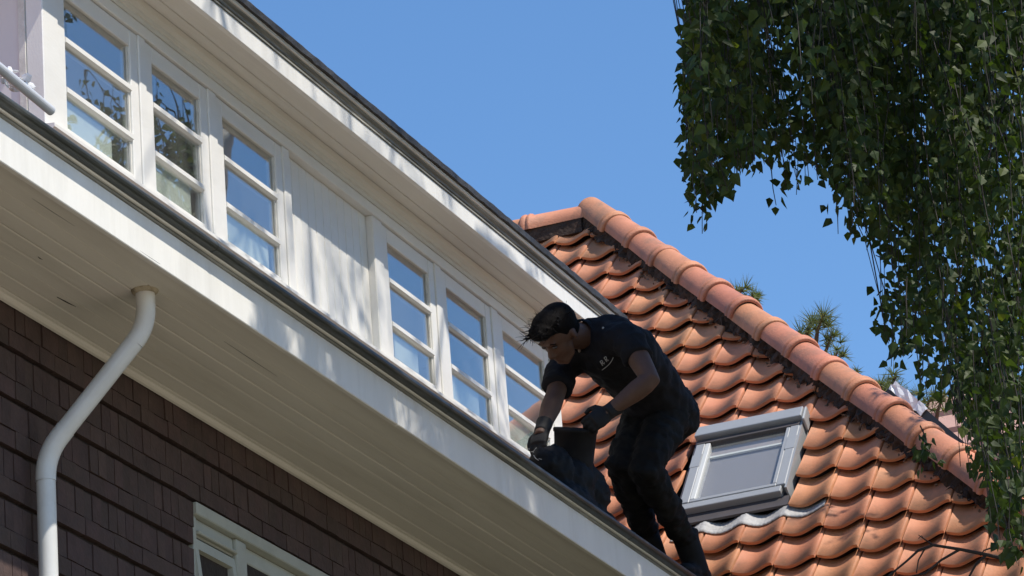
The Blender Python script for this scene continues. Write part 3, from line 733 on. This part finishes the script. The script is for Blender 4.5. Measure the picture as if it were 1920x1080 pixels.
setp(nd.obj('needles', M_needle, pine), kind='stuff')

# ---------------------------------------------------------------- things in the gutter
def remesh(o, vox, smooth=6, fac=.5):
    r = o.modifiers.new('remesh', 'REMESH'); r.mode = 'VOXEL'; r.voxel_size = vox; r.use_smooth_shade = True
    if smooth:
        s_ = o.modifiers.new('smooth', 'SMOOTH'); s_.iterations = smooth; s_.factor = fac
    return o
def wrinkle(o, tex_scale, amt, name):
    tx = bpy.data.textures.new(name, 'CLOUDS'); tx.noise_scale = tex_scale; tx.noise_depth = 3
    d = o.modifiers.new('folds', 'DISPLACE'); d.texture = tx; d.strength = amt; d.mid_level = .5; d.texture_coords = 'GLOBAL'
    return o
# bucket held by the man
bk = empty('bucket', P(1078, 868, 16.85), 'round black rubber bucket held by the rim under the worker\'s gloved hand', 'bucket')
bt = P(1080, 803, 16.85); bb = P(1074, 905, 16.85); ax = (bt-bb).normalized()
M3 = ax.to_track_quat('Z', 'Y').to_matrix()
hgt = (bt-bb).length
bv = MB(); n = 28; vv = []
prof_ = [(.001, 0), (.078, 0), (.083, .01), (.090, hgt*.5), (.0965, hgt-.02), (.100, hgt-.018), (.1015, hgt-.006), (.099, hgt), (.095, hgt-.002), (.087, hgt*.5), (.079, .015), (.001, .014)]
for r, z in prof_:
    for k in range(n):
        a = 2*math.pi*k/n; dent = 1+.03*math.sin(2*a+1)*(z/hgt)+.015*math.sin(5*a)*(z/hgt)
        vv.append(bb+M3 @ Vector((r*dent*math.cos(a), r*dent*math.sin(a), z)))
bv.add(vv, [(i*n+k, i*n+(k+1) % n, (i+1)*n+(k+1) % n, (i+1)*n+k) for i in range(len(prof_)-1) for k in range(n)])
bv.obj('bucket_body', M_rubber, bk, smooth=True)
hd = MB(); pts = []
for k in range(11):
    a = math.pi*k/10; pts.append(bt+M3 @ Vector((.101*math.cos(a), .03*math.sin(a), -.012-.07*math.sin(a))))
hd.tube(pts, .004, 8).obj('handle', M_rubber, bk, smooth=True)
# sack lying in the gutter
sk_ = MB(); sc = lambda x, y, d: P(x, y, d)
sk_.ball(sc(1040, 880, 16.7), .10, .09, .11).ball(sc(1075, 905, 16.8), .13, .10, .12).ball(sc(1108, 925, 16.95), .12, .09, .11).ball(sc(1020, 872, 16.65), .08, .08, .08).ball(sc(1092, 897, 16.9), .09, .08, .09)
sk_.ball(Vector((14.95, 5.62, 5.07)), .30, .14, .11).ball(Vector((15.2, 5.62, 5.05)), .26, .14, .10)
so_ = sk_.obj('black_sack', M_sack); remesh(so_, .012, 8); wrinkle(so_, .045, .034, 'sackfold')
setp(so_, 'slumped black plastic sack in the gutter below the bucket', 'sack')

# ---------------------------------------------------------------- the worker
man = empty('person', Vector((15.9, 5.6, 4.972)), 'man in black polo shirt, dark trousers and gloves bending over the gutter', 'person')
Rsh, Lsh = P(1056, 684, 17.33), P(1176, 634, 17.03)
Rel, Lel = P(1041, 742, 17.10), P(1220, 712, 16.84)
Rwr, Lwr = P(1017, 806, 16.88), P(1143, 771, 16.80)
neck0, neck1 = P(1100, 630, 17.2), P(1076, 630, 17.12)
headc = P(1048, 628, 17.05)
LR = (Lsh-Rsh).normalized()
pel = P(1238, 775, 17.58); waist = P(1212, 722, 17.48); chest = P(1166, 668, 17.30); shl = P(1124, 640, 17.2)
Lhip, Rhip = P(1253, 786, 17.5), P(1212, 792, 17.62)
Lkn, Rkn = P(1208, 878, 17.20), P(1170, 870, 17.30)
Lan, Ran = P(1287, 1014, 17.70), P(1212, 1002, 17.72)
cR, cU, cF = Vector(rt), Vector(up), Vector(fw)
# -- body
b_ = MB()
b_.tube([neck0+(neck0-neck1)*.6, neck0, neck1, headc.lerp(neck1, .3)], [.085, .068, .060, .055], 14)
for sh, el, wr in ((Rsh, Rel, Rwr), (Lsh, Lel, Lwr)):
    dd = (wr-el); 
    b_.tube([sh.lerp(shl, .35), sh, sh.lerp(el, .45), sh.lerp(el, .85), el, el+dd*.12, el+dd*.35, el+dd*.7, wr, wr+dd*.18],
            [.05, .058, .054, .046, .045, .047, .048, .038, .030, .030], 14)
b_.tube([pel, waist, chest, shl, neck0], [(.13, .10), (.125, .095), (.15, .10), (.14, .09), (.07, .07)], 18, ref=LR)
for hp, kn, an in ((Lhip, Lkn, Lan), (Rhip, Rkn, Ran)):
    b_.tube([hp.lerp(pel, .4), hp, hp.lerp(kn, .5), kn, kn.lerp(an, .3), kn.lerp(an, .7), an], [.07, .075, .07, .052, .052, .04, .034], 12)
# head: skull, face, jaw, nose, ears in a local frame
hf = (cR*-.44+cU*-.72+cF*-.54).normalized(); hu_ = (cR*-.45+cU*.64+cF*-.50); hu_ = (hu_-hf*hu_.dot(hf)).normalized(); hl = hu_.cross(hf)
HMt = Matrix((hf, hl, hu_)).transposed()
HMt = HMt*1.06
hp_ = lambda x, y, z: headc+HMt @ Vector((x, y, z))
b_.ball(hp_(-.012, 0, .028), .098, .076, .090, HMt, 18, 12)
b_.ball(hp_(.034, 0, -.02), .058, .060, .075, HMt, 16, 10)
b_.ball(hp_(.046, 0, -.078), .040, .040, .036, HMt, 12, 8)
b_.tube([hp_(.02, .052, -.03), hp_(.03, .045, -.075), hp_(.065, .018, -.098), hp_(.065, -.018, -.098), hp_(.03, -.045, -.075), hp_(.02, -.052, -.03)], .017, 8)
b_.tube([hp_(.082, 0, .018), hp_(.094, 0, -.002), hp_(.108, 0, -.026), hp_(.098, 0, -.038)], [.010, .011, .015, .012], 8)
b_.ball(hp_(.096, .012, -.034), .009, .008, .007, HMt, 8, 5).ball(hp_(.096, -.012, -.034), .009, .008, .007, HMt, 8, 5)
b_.tube([hp_(.078, .045, .030), hp_(.090, .022, .034), hp_(.088, 0, .028), hp_(.090, -.022, .034), hp_(.078, -.045, .030)], .010, 8)
b_.tube([hp_(.080, .022, -.058), hp_(.089, 0, -.055), hp_(.080, -.022, -.058)], .008, 8).tube([hp_(.079, .018, -.068), hp_(.087, 0, -.069), hp_(.079, -.018, -.068)], .008, 8)
for s_ in (1, -1):
    b_.ball(hp_(-.012, s_*.077, -.004), .020, .008, .032, HMt @ Matrix.Rotation(s_*.35, 3, 'Z'), 10, 8)
bo = b_.obj('body', M_skin, man); remesh(bo, .0075, 4, .5)
for s_ in (1, -1):
    MB().ball(hp_(.083, s_*.030, .010), .010, .013, .007, HMt, 10, 6).obj('eye', mat('eye', (.05, .04, .035), .25, .1, 10), man, smooth=True)
    MB().tube([hp_(.092, s_*.014, .030), hp_(.093, s_*.030, .036), hp_(.082, s_*.050, .029)], [.002, .003, .002], 6).obj('eyebrow', M_hair, man, smooth=True)
# -- hair
hh = MB()
hh.ball(hp_(-.026, 0, .044), .100, .083, .088, HMt, 18, 12)
hh.ball(hp_(.020, 0, .092), .080, .074, .050, HMt, 14, 8).ball(hp_(.068, 0, .096), .056, .062, .038, HMt, 12, 8).ball(hp_(.100, .01, .100), .030, .045, .022, HMt, 10, 6)
hh.ball(hp_(-.05, 0, .0), .068, .070, .070, HMt, 12, 8)
for i in range(90):
    x = random.uniform(-.06, .085); y = random.uniform(-.055, .055); z = .108-.35*max(0, -x)-3*y*y
    p0 = hp_(x, y, z-.02); dv = Vector((random.uniform(.2, .9), random.gauss(0, .35), random.uniform(.2, .8))).normalized()
    ln = random.uniform(.035, .075)
    hh.tube([p0, p0+HMt @ (dv*ln*.5), p0+HMt @ (dv*ln+Vector((0, 0, -.006)))], [.010, .008, .002], 5)
ho = hh.obj('hair', M_hair, man); remesh(ho, .005, 2, .4)
st = MB()
for i in range(300):
    x = random.uniform(-.09, .12); y = random.uniform(-.06, .06); z = .122-.6*max(0, -x-.02)-4*y*y
    p0 = hp_(x, y, z-.02); dv = Vector((random.uniform(-.1, .9), random.gauss(0, .45), random.uniform(.1, .8))).normalized()
    ln = random.uniform(.035, .075); cv = Vector((random.gauss(0, .01), random.gauss(0, .01), random.gauss(-.012, .01)))
    st.tube([p0, p0+HMt @ (dv*ln*.5+cv*.3), p0+HMt @ (dv*ln+cv)], [.0016, .0013, .0006], 4)
setp(st.obj('stray_hairs', M_hair, man), kind='stuff')
# -- polo shirt
sh_ = MB()
hem = P(1252, 762, 17.58)
fr_ = (shl-pel).cross(LR).normalized()
sh_.tube([hem.lerp(pel, .2)+(pel-waist)*.25, pel.lerp(waist, .25), waist, waist.lerp(chest, .5), chest, shl, neck0.lerp(shl, .35), neck0.lerp(neck1, .3)],
         [(.165, .135), (.172, .142), (.165, .138), (.170, .142), (.188, .152), (.178, .132), (.125, .105), (.080, .080)], 24, ref=LR)
for sh, el, k in ((Rsh, Rel, .80), (Lsh, Lel, .50)):
    sh_.tube([sh.lerp(shl, .55), sh.lerp(shl, .12), sh.lerp(el, .2), sh.lerp(el, k*.8), sh.lerp(el, k)], [.078, .082, .076, .072, .074], 16)
sho = sh_.obj('polo_shirt', M_shirt, man); remesh(sho, .010, 6, .5); wrinkle(sho, .06, .030, 'shirtfold')
# collar
cn = MB(); cax = (neck1-neck0).normalized(); pts = []
ca = cax.orthogonal().normalized(); cb = cax.cross(ca)
for k in range(25):
    a = 2*math.pi*k/24; pts.append(neck0+cax*.034+ca*(.074*math.cos(a))+cb*(.074*math.sin(a)))
cn.tube(pts, [(.026, .006)]*25, 8, ref=cax, cap=False).obj('collar', M_shirt, man, smooth=True)
# pale buttons, print on the chest
def dot(name, px, py, d, r, m=M_mark):
    c = P(px, py, d); MB().ball(c, r, r, r, None, 8, 6).obj(name, m, man)
# -- trousers
tr_ = MB()
tr_.tube([waist.lerp(pel, .45), pel, pel+(pel-waist)*.55], [(.160, .125), (.178, .150), (.165, .150)], 22, ref=LR)
tr_.ball(P(1262, 768, 17.66), .125, .125, .12)
for hp, kn, an, k1 in ((Lhip, Lkn, Lan, 1.0), (Rhip, Rkn, Ran, 1.08)):
    tr_.tube([hp.lerp(pel, .3), hp, hp.lerp(kn, .35), hp.lerp(kn, .75), kn, kn.lerp(an, .2), kn.lerp(an, .45), kn.lerp(an, .75), kn.lerp(an, .97)],
             [.105*k1, .108*k1, .100*k1, .088*k1, .080*k1, .076*k1, .072*k1, .060*k1, .055*k1], 18)
tro = tr_.obj('trousers', M_trou, man); remesh(tro, .010, 6, .5); wrinkle(tro, .055, .040, 'trouserfold')
# -- boots
def boot(an, sole_z, toe):
    bm_ = MB(); toe = Vector(toe).normalized(); side = Vector((-toe.y, toe.x, 0))
    base = Vector((an.x, an.y, sole_z))-toe*.10
    MT = Matrix((toe, side, Vector((0, 0, 1)))).transposed()
    bm_.tube([an+Vector((0, 0, .05)), an+Vector((0, 0, .0)), base+Vector((0, 0, .05))], [.062, .062, .058], 14)
    bm_.ball(base+toe*-.03+Vector((0, 0, .045)), .066, .050, .060, MT).ball(base+toe*.07+Vector((0, 0, .045)), .095, .046, .042, MT).ball(base+toe*.145+Vector((0, 0, .036)), .062, .048, .036, MT)
    o = bm_.obj('boot', M_boot, man); remesh(o, .008, 4)
    s = MB(); vv = []; nn = 22
    for z in (0, .018):
        for k in range(nn):
            a = 2*math.pi*k/nn; L = .145; wd = .050*(1-.12*math.cos(2*a))
            vv.append(base+toe*(.052+L*math.cos(a))+side*(wd*math.sin(a))+Vector((0, 0, z)))
    s.add(vv, [(k, (k+1) % nn, nn+(k+1) % nn, nn+k) for k in range(nn)]+[tuple(range(nn-1, -1, -1)), tuple(range(nn, 2*nn))])
    so2 = s.obj('sole', M_boot, o)
boot(Lan, 4.985, (-1, .1, 0)); boot(Ran, 4.935, (-1, .35, 0))
# -- gloves with separate fingers
def glove(wr, fore, palm_n, side, curl, spread=.012, reach=.0):
    """wr wrist, fore direction of the hand, palm_n out of the palm, side towards the thumb"""
    fore = fore.normalized(); palm_n = (palm_n-fore*palm_n.dot(fore)).normalized(); side = fore.cross(palm_n)*(1 if side > 0 else -1)
    gm = MB()
    gm.tube([wr-fore*.055, wr-fore*.01, wr+fore*.02], [.040, .036, .036], 14)
    gm.tube([wr, wr+fore*.03, wr+fore*.07, wr+fore*.098], [(.030, .022), (.042, .022), (.047, .021), (.043, .017)], 14, ref=side)
    for i, (o_, ln) in enumerate(((.032, .068), (.011, .078), (-.011, .072), (-.031, .056))):
        b0 = wr+fore*.085+side*o_; a = curl; p = [b0]; d = fore; 
        for sgl in (.45, .32, .25):
            ang = a*(1.0+.12*i); d = (d*math.cos(ang)+palm_n*math.sin(ang)).normalized(); 
            p.append(p[-1]+d*ln*sgl+side*(o_*.04))
            nn_ = (palm_n*math.cos(ang)-fore*math.sin(ang)); palm_c = nn_
            d = d
            a = curl*(len(p))
            fwd_ = fore
            d = (fwd_*math.cos(a)+palm_n*math.sin(a)).normalized()
        gm.tube(p, [.0115, .011, .010, .0085], 8)
    t0 = wr+fore*.022+side*.036
    gm.tube([t0-side*.012, t0+side*.018+fore*.018+palm_n*.01, t0+side*.026+fore*.044+palm_n*.022, t0+side*.022+fore*.066+palm_n*.036], [.015, .0135, .012, .009], 8)
    o = gm.obj('glove', M_glove, man); remesh(o, .005, 3)
    return o
glove(Lwr, (P(1098, 801, 16.74)-Lwr), -cU*.4+cF*.9+cR*-.2, -1, .42)
glove(Rwr, (P(1003, 850, 16.76)-Rwr), cF*.8-cU*.5+cR*.5, -1, .30)

# print on the glove, buttons and chest logo: flat marks sitting on the cloth, found by casting onto it
bpy.context.view_layer.update()
deps = bpy.context.evaluated_depsgraph_get()
def surf(px, py, lift=.003):
    d = Vector(ray(px, py)).normalized()
    ok, loc, nrm, *_ = SC.ray_cast(deps, d*14.0, d, distance=8)
    return (loc+nrm*lift) if ok else P(px, py, 17)
def stroke(mb, pts, wd):
    q = [surf(x, y) for x, y in pts]
    mb.tube(q, wd, 6)
lg = MB()
# two small letters with a dot between, and a curved underline, tilted up to the right as on the shirt
def letter(ox, oy, s, kind):
    ux, uy = .77, -.64; vx, vy = -.55, -.83       # baseline and up directions in the photo
    Tt = lambda a, b: (ox+s*(a*ux+b*vx), oy+s*(a*uy+b*vy))
    for pl in (((0, 0), (0, 1)), ((0, 1), (.45, .95), (.5, .72), (.4, .52), (0, .5)), ((.15, .5), (.55, 0))):
        stroke(lg, [Tt(*p) for p in pl], .0019)
letter(1130.2, 684.5, 8.5, 'R'); letter(1137.8, 677.8, 8.5, 'R')
stroke(lg, [(1132.6, 679.4), (1133.2, 678.9)], .0022)
stroke(lg, [(1128.8, 693), (1133, 690), (1138, 686), (1143, 681.5), (1147, 675.5), (1149.3, 669.5)], .0015)
lg.obj('chest_logo', M_mark, man)
for px, py in ((1131, 615), (1030, 675)):
    MB().ball(surf(px, py, .0), .006, .006, .006, None, 8, 6).obj('shirt_button', M_mark, man)
MB().ball(surf(1087, 659, .004), .012, .007, .009, None, 8, 6).obj('collar_tip', mat('collar_tip_cloth', (.30, .24, .21), .8), man)
gl_ = MB()
stroke(gl_, [(992, 841), (996, 847), (1001, 846), (1006, 840)], .0016); stroke(gl_, [(1000, 847), (1002, 854), (1005, 860), (1010, 863)], .0018)
stroke(gl_, [(1010, 860), (1016, 862)], .0015)
gl_.obj('glove_print', M_mark, man)

# ---------------------------------------------------------------- birch
birch = empty('birch_tree', (12.4, 0.9, GZ), 'weeping birch with long curtains of small dark leaves hanging beside the roof', 'tree')
def leaf_at(base, tipdir, nrm, ln):
    """ovate-triangular birch leaf: 7 verts"""
    t = tipdir.normalized(); s = nrm.cross(t).normalized(); nrm = t.cross(s)
    w_ = ln*.40
    return [base, base+t*ln*.22+s*w_+nrm*ln*.06, base+t*ln*.58+s*w_*.62+nrm*ln*.05, base+t*ln, base+t*ln*.58-s*w_*.62+nrm*ln*.05, base+t*ln*.22-s*w_+nrm*ln*.06, base+t*ln*.35-nrm*ln*.03]
LF = [(0, 1, 6), (1, 2, 6), (2, 3, 6), (3, 4, 6), (4, 5, 6), (5, 0, 6)]
poly = [(1302, -40), (1284, 60), (1280, 150), (1281, 200), (1290, 250), (1286, 330), (1290, 392), (1312, 398), (1325, 436), (1334, 436), (1340, 372), (1372, 376), (1392, 340), (1424, 312), (1438, 282), (1456, 292), (1470, 345), (1496, 372), (1512, 336),
        (1545, 342), (1562, 372), (1586, 372), (1600, 385), (1596, 425), (1584, 442), (1606, 446), (1640, 455), (1668, 490), (1672, 520), (1655, 545), (1648, 590), (1634, 602), (1645, 622), (1668, 660), (1690, 690), (1706, 660),
        (1730, 690), (1728, 735), (1756, 742), (1780, 730), (1792, 790), (1810, 850), (1800, 880), (1850, 905), (1862, 950), (1848, 1000), (1872, 1050), (1935, 1075), (1990, 1120), (1990, -40)]
def inpoly(x, y):
    c = False; j = len(poly)-1
    for i in range(len(poly)):
        xi, yi = poly[i]; xj, yj = poly[j]
        if (yi > y) != (yj > y) and x < (xj-xi)*(y-yi)/(yj-yi)+xi: c = not c
        j = i
    return c
def inframe(p):
    x, y, d = proj(p); return d > 1 and -30 < x < 1950 and -30 < y < 1110, x, y
leaves = []; strands = []
def strand(bot, length, dens=38, lsz=(.028, .056), strict=True):
    dens *= 1.25; ph = random.random()*6.28; am = random.uniform(.008, .035)
    n_ = max(3, int(length/.06)); pts = []; sx, sy = random.gauss(0, .05), random.gauss(0, .05)
    for i in range(n_+1):
        t = i/n_
        pts.append(bot+Vector((sx*t*t*length+am*math.sin(ph+5*t*length)+random.gauss(0, .006), sy*t*t*length+am*math.cos(ph*1.7+4*t*length)+random.gauss(0, .006), length*t)))
    if strict:                                     # keep only the run of twig that stays inside the crown
        keep = [q for q in pts if (not inframe(q)[0]) or inpoly(inframe(q)[1]+2, inframe(q)[2]-2)]
        strands.append(keep if len(keep) > 2 else pts[-1:]*3)
    else: strands.append(pts)
    for i in range(int(length*dens)):
        t = random.random()*n_*.92; k = int(t); q = pts[k].lerp(pts[k+1], t-k)
        az = random.random()*6.283; out_ = Vector((math.cos(az), math.sin(az), 0))
        tip = Vector((out_.x*random.uniform(.2, 1.0), out_.y*random.uniform(.2, 1.0), -random.uniform(.3, 1.3)))
        base = q+out_*random.uniform(.008, .055)
        nr = Vector((random.gauss(0, 1), random.gauss(0, 1), random.gauss(0, .6)))
        ln = random.uniform(*lsz)
        if strict:
            f_, x, y = inframe(base+tip.normalized()*ln*.5)
            if f_ and not inpoly(x+random.gauss(4, 9), y+random.gauss(-3, 9)): continue
        leaves.append((base, tip, nr, ln))
# curtains in view: strand ends spread over the crown, 12.6 to 15.4 m from the street corner
random.seed(21)
cnt = 0
clump = lambda x, y: noise.noise(Vector((x/120.0, y/150.0, 3.1)))
while cnt < 430:
    x, y = random.uniform(1278, 1985), random.uniform(0, 1115)
    if not inpoly(x, y): continue
    if clump(x, y) < -.06 and random.random() < .92: continue
    cnt += 1
    strand(P(x, y, random.uniform(12.7, 15.3)), random.uniform(.35, 1.1), 46)
# fringe strands along the lower outline
for i in range(len(poly)-3):
    (xa, ya), (xb, yb_) = poly[i], poly[i+1]
    L = math.hypot(xb-xa, yb_-ya)
    for k in range(int(L/16)+1):
        t = random.random(); x = xa+(xb-xa)*t+8; y = ya+(yb_-ya)*t-4
        strand(P(x, y, random.uniform(13.0, 15.0)), random.uniform(.25, .6), 30)
# single dangling twigs in front of the sky and the hip
for (x, y, ln, dn_) in ((1466, 384, .2, 34), (1742, 872, .16, 75), (1738, 862, .12, 80), (1692, 690, .25, 26), (1590, 440, .2, 30), (1745, 752, .2, 34), (1322, 440, .3, 34), (1306, 404, .3, 40)):
    strand(P(x, y, 13.6), ln, dn_, strict=False)
# upper crown above the picture: it shades the gutter front
SH = Vector((SUN.x/-SUN.y, -1, SUN.z/-SUN.y))
def shade(xp, zp, t): return Vector((xp+SH.x*t, YF-t, zp+SH.z*t))
GAPS = ((12.50, 12.91, 0), (11.64, 11.79, .03), (11.88, 12.10, .25), (12.97, 13.17, .15), (13.67, 13.81, .03), (13.92, 14.07, .25), (15.14, 15.36, .08))
def dens_(xp, zp):
    if xp < 11.4 or xp > 16.5: return 0
    if zp < 5.35:
        for a, b, v in GAPS:
            if a < xp < b: return v
        return 1.0 if xp > 11.65 else .45
    if xp > 14.9 and zp < 6.4: return .45
    if zp < 6.55: return 0
    if xp < 12.25: return 0
    if xp < 13.25: return .026 if zp > 7.2 or xp > 12.75 else 0
    if xp < 14.25: return .042
    return .022 if xp < 14.9 else .006
cnt = 0; tries = 0
while cnt < 2600 and tries < 90000:
    tries += 1
    xp, zp = random.uniform(11.3, 16.6), random.uniform(4.3, 7.6)
    if random.random() > dens_(xp, zp): continue
    t = random.uniform(1.5, 4.3); ln = random.uniform(.25, .7)
    p = shade(xp, zp, t)
    f_, x, y = inframe(p)
    if f_ and not inpoly(x, y): continue
    cnt += 1; strand(p, ln, 44)
# mostly unseen outer strands, added to shade the leaves and block sky light
cnt = 0
while cnt < 2100:
    xp, zp, t = random.uniform(10.9, 16.4), random.uniform(1.2, 4.0), random.uniform(1.3, 5.2)
    p = shade(xp, zp, t); f_, x, y = inframe(p)
    if p.z < 4.6 or (f_ and not inpoly(x, y)): continue
    if f_ and y > 300: continue
    cnt += 1; strand(p, random.uniform(.25, .55), 44)
lv = MB(); vv = []; ff = []
edge = []
for i, (b0, tp, nr, ln) in enumerate(leaves):
    f_, x, y = inframe(b0); edge.append((f_ and 0 < x < 1920 and 0 < y < 1080, x+.15*y))
idx = [i for i in range(len(leaves)) if edge[i][0]]
# the separately modelled leaves: the ones that stand out along the open edge of the crown
def openness(i):
    x, y, d = proj(leaves[i][0]); return sum(1 for a in range(8) if not inpoly(x+26*math.cos(a*.785), y+26*math.sin(a*.785)))-.02*d
idx = sorted(idx, key=openness, reverse=True)[:240]; single = set(idx)
for i, (b0, tp, nr, ln) in enumerate(leaves):
    if i in single: continue
    k = len(vv); vv += leaf_at(b0, tp, nr, ln); ff += [(a+k, b+k, c+k) for a, b, c in LF]
lv.v = [tuple(q) for q in vv]; lv.f = ff
me = lv.mesh('leaves', org(birch)); crown = link('crown', me, M_leaf, birch); setp(crown, kind='stuff')
lm = bpy.data.meshes.new('leaf'); lm.from_pydata([tuple(q) for q in leaf_at(Vector((0, 0, 0)), Vector((1, 0, 0)), Vector((0, 0, 1)), 1.0)], [], LF); lm.materials.append(M_leaf)
for i in idx:
    b0, tp, nr, ln = leaves[i]; t = tp.normalized(); s = nr.cross(t).normalized(); n2 = t.cross(s)
    o = bpy.data.objects.new('leaf', lm); COL.objects.link(o); o.parent = crown
    o.matrix_local = Matrix.Translation(b0-org(birch)) @ Matrix((t, s, n2)).transposed().to_4x4() @ Matrix.Scale(ln, 4)
tw = MB()
for pts in strands:
    n_ = len(pts); (pts[0]-pts[-1]).length > .01 and tw.tube(pts[::2] if n_ > 4 else pts, [.0014+.0016*i/max(1, n_) for i in range(len(pts[::2] if n_ > 4 else pts))], 4, cap=False)
setp(tw.obj('twigs', M_twig, birch), kind='stuff')
# trunk and limbs; fine boughs reach the tops of the strands
trunk = [Vector((12.4, .9, GZ)), Vector((12.45, .95, 2)), Vector((12.6, 1.0, 5)), Vector((12.7, 1.1, 8)), Vector((12.9, 1.2, 11)), Vector((13.0, 1.3, 13.2))]
MB().tube(trunk, [.24, .20, .17, .13, .08, .03], 14).obj('trunk', M_bark, birch, smooth=True)
bg_ = MB(); tops = [p[-1] for p in strands]; random.shuffle(tops)
limbs = []
for i in range(13):
    a = -.6+2.6*i/12; z0 = 6.6+4.6*random.random(); st_ = Vector((12.7, 1.1, z0)); L = random.uniform(1.8, 3.4)
    e_ = st_+Vector((math.cos(a)*L*.95, math.sin(a)*L, random.uniform(.5, 1.3)))
    mid = st_.lerp(e_, .5)+Vector((0, 0, .5)); pts = [st_, st_.lerp(mid, .5)+Vector((0, 0, .12)), mid, mid.lerp(e_, .5)+Vector((0, 0, .05)), e_]
    ok = all((not inframe(q)[0]) or inpoly(*inframe(q)[1:]) for q in pts)
    if not ok: continue
    bg_.tube(pts, [.05, .042, .034, .022, .010], 8); limbs += pts[1:]
for i, t in enumerate(tops[:420]):
    l = min(limbs, key=lambda q: (q-t).length+(3 if q.z < t.z else 0))
    m = l.lerp(t, .55); m.z = max(m.z, l.z*.45+t.z*.55+.25)
    chain = [l.lerp(m, .0), l.lerp(m, .6)+Vector((random.gauss(0, .04), random.gauss(0, .04), .08)), m, m.lerp(t, .6)+Vector((0, 0, .05)), t]
    ok = True
    for q in chain+[chain[a_].lerp(chain[a_+1], .5) for a_ in range(4)]:
        f_, x, y = inframe(q)
        if f_ and not inpoly(x, y): ok = False
    if ok: bg_.tube(chain, [.012, .009, .006, .004, .0022], 5)
bg_.obj('boughs', M_twig, birch)
# a second, smaller birch along the street: its leaves are mirrored in the first dormer windows
birch2 = empty('birch_tree', (20.6, 1.4, GZ), 'smaller birch down the street, mirrored in the dormer windows above the metal tube', 'tree')
n_str, n_lv = len(strands), len(leaves); cnt = 0; tries = 0
while cnt < 62 and tries < 5000:
    tries += 1
    x, y = random.uniform(150, 400), random.uniform(150, 470)
    if y < 70+.62*x+40*noise.noise(Vector((x/50, 0, 5))): continue
    rr = ray(x, y); Yv = random.uniform(9.0, 10.2); q = Vector(rr*(Yv/rr[1])); q.y = 2*6.22-q.y
    cnt += 1; strand(q, random.uniform(.2, .5), 46, strict=False)
vv = []; ff = []
for (b0, tp, nr, ln) in leaves[n_lv:]:
    k = len(vv); vv += leaf_at(b0, tp, nr, ln*1.15); ff += [(a+k, b+k, c+k) for a, b, c in LF]
m2 = MB(); m2.v = [tuple(q) for q in vv]; m2.f = ff
setp(link('crown', m2.mesh('leaves', org(birch2)), M_leaf, birch2), kind='stuff')
m2 = MB()
for pts in strands[n_str:]: m2.tube(pts, [.002+.002*i/len(pts) for i in range(len(pts))], 4, cap=False)
setp(m2.obj('twigs', M_twig, birch2), kind='stuff')
MB().tube([(20.6, 1.4, GZ), (20.5, 1.6, 3), (20.4, 2.0, 6.5), (20.3, 2.5, 9), (20.2, 2.9, 10.6)], [.13, .11, .08, .05, .015], 12).obj('trunk', M_bark, birch2, smooth=True)
m2 = MB()
for pts in strands[n_str::2]:
    t = pts[-1]; l = Vector((20.32, 2.4, min(9.5, max(7.5, t.z-.2)))); m2.tube([l, l.lerp(t, .5)+Vector((0, 0, .25)), t], [.014, .008, .003], 5)
m2.obj('boughs', M_twig, birch2)
# bare dead twigs in front of the tiles
dt = MB()
def pl(pts, d, r0, r1):
    q = [P(x, y, d) for x, y in pts]; dt.tube(q, [r0+(r1-r0)*i/(len(q)-1) for i in range(len(q))], 5)
pl([(1900, 1052), (1850, 1040), (1800, 1030), (1750, 1022), (1722, 1032), (1700, 1052), (1660, 1085)], 14.6, .008, .004)
pl([(1800, 1030), (1765, 1050), (1735, 1075), (1700, 1082)], 14.6, .006, .003)
pl([(1750, 1022), (1735, 1012), (1722, 1003)], 14.6, .004, .0015)
pl([(1735, 1027), (1722, 1050), (1718, 1075)], 14.6, .004, .002)
pl([(1850, 1040), (1830, 1058), (1815, 1085)], 14.6, .006, .004)
pl([(1865, 1025), (1845, 1032), (1838, 1042)], 14.6, .004, .002)
pl([(1722, 1010), (1728, 1004), (1733, 1012)], 14.6, .002, .001)
dt.obj('dead_twig', M_twig, birch)
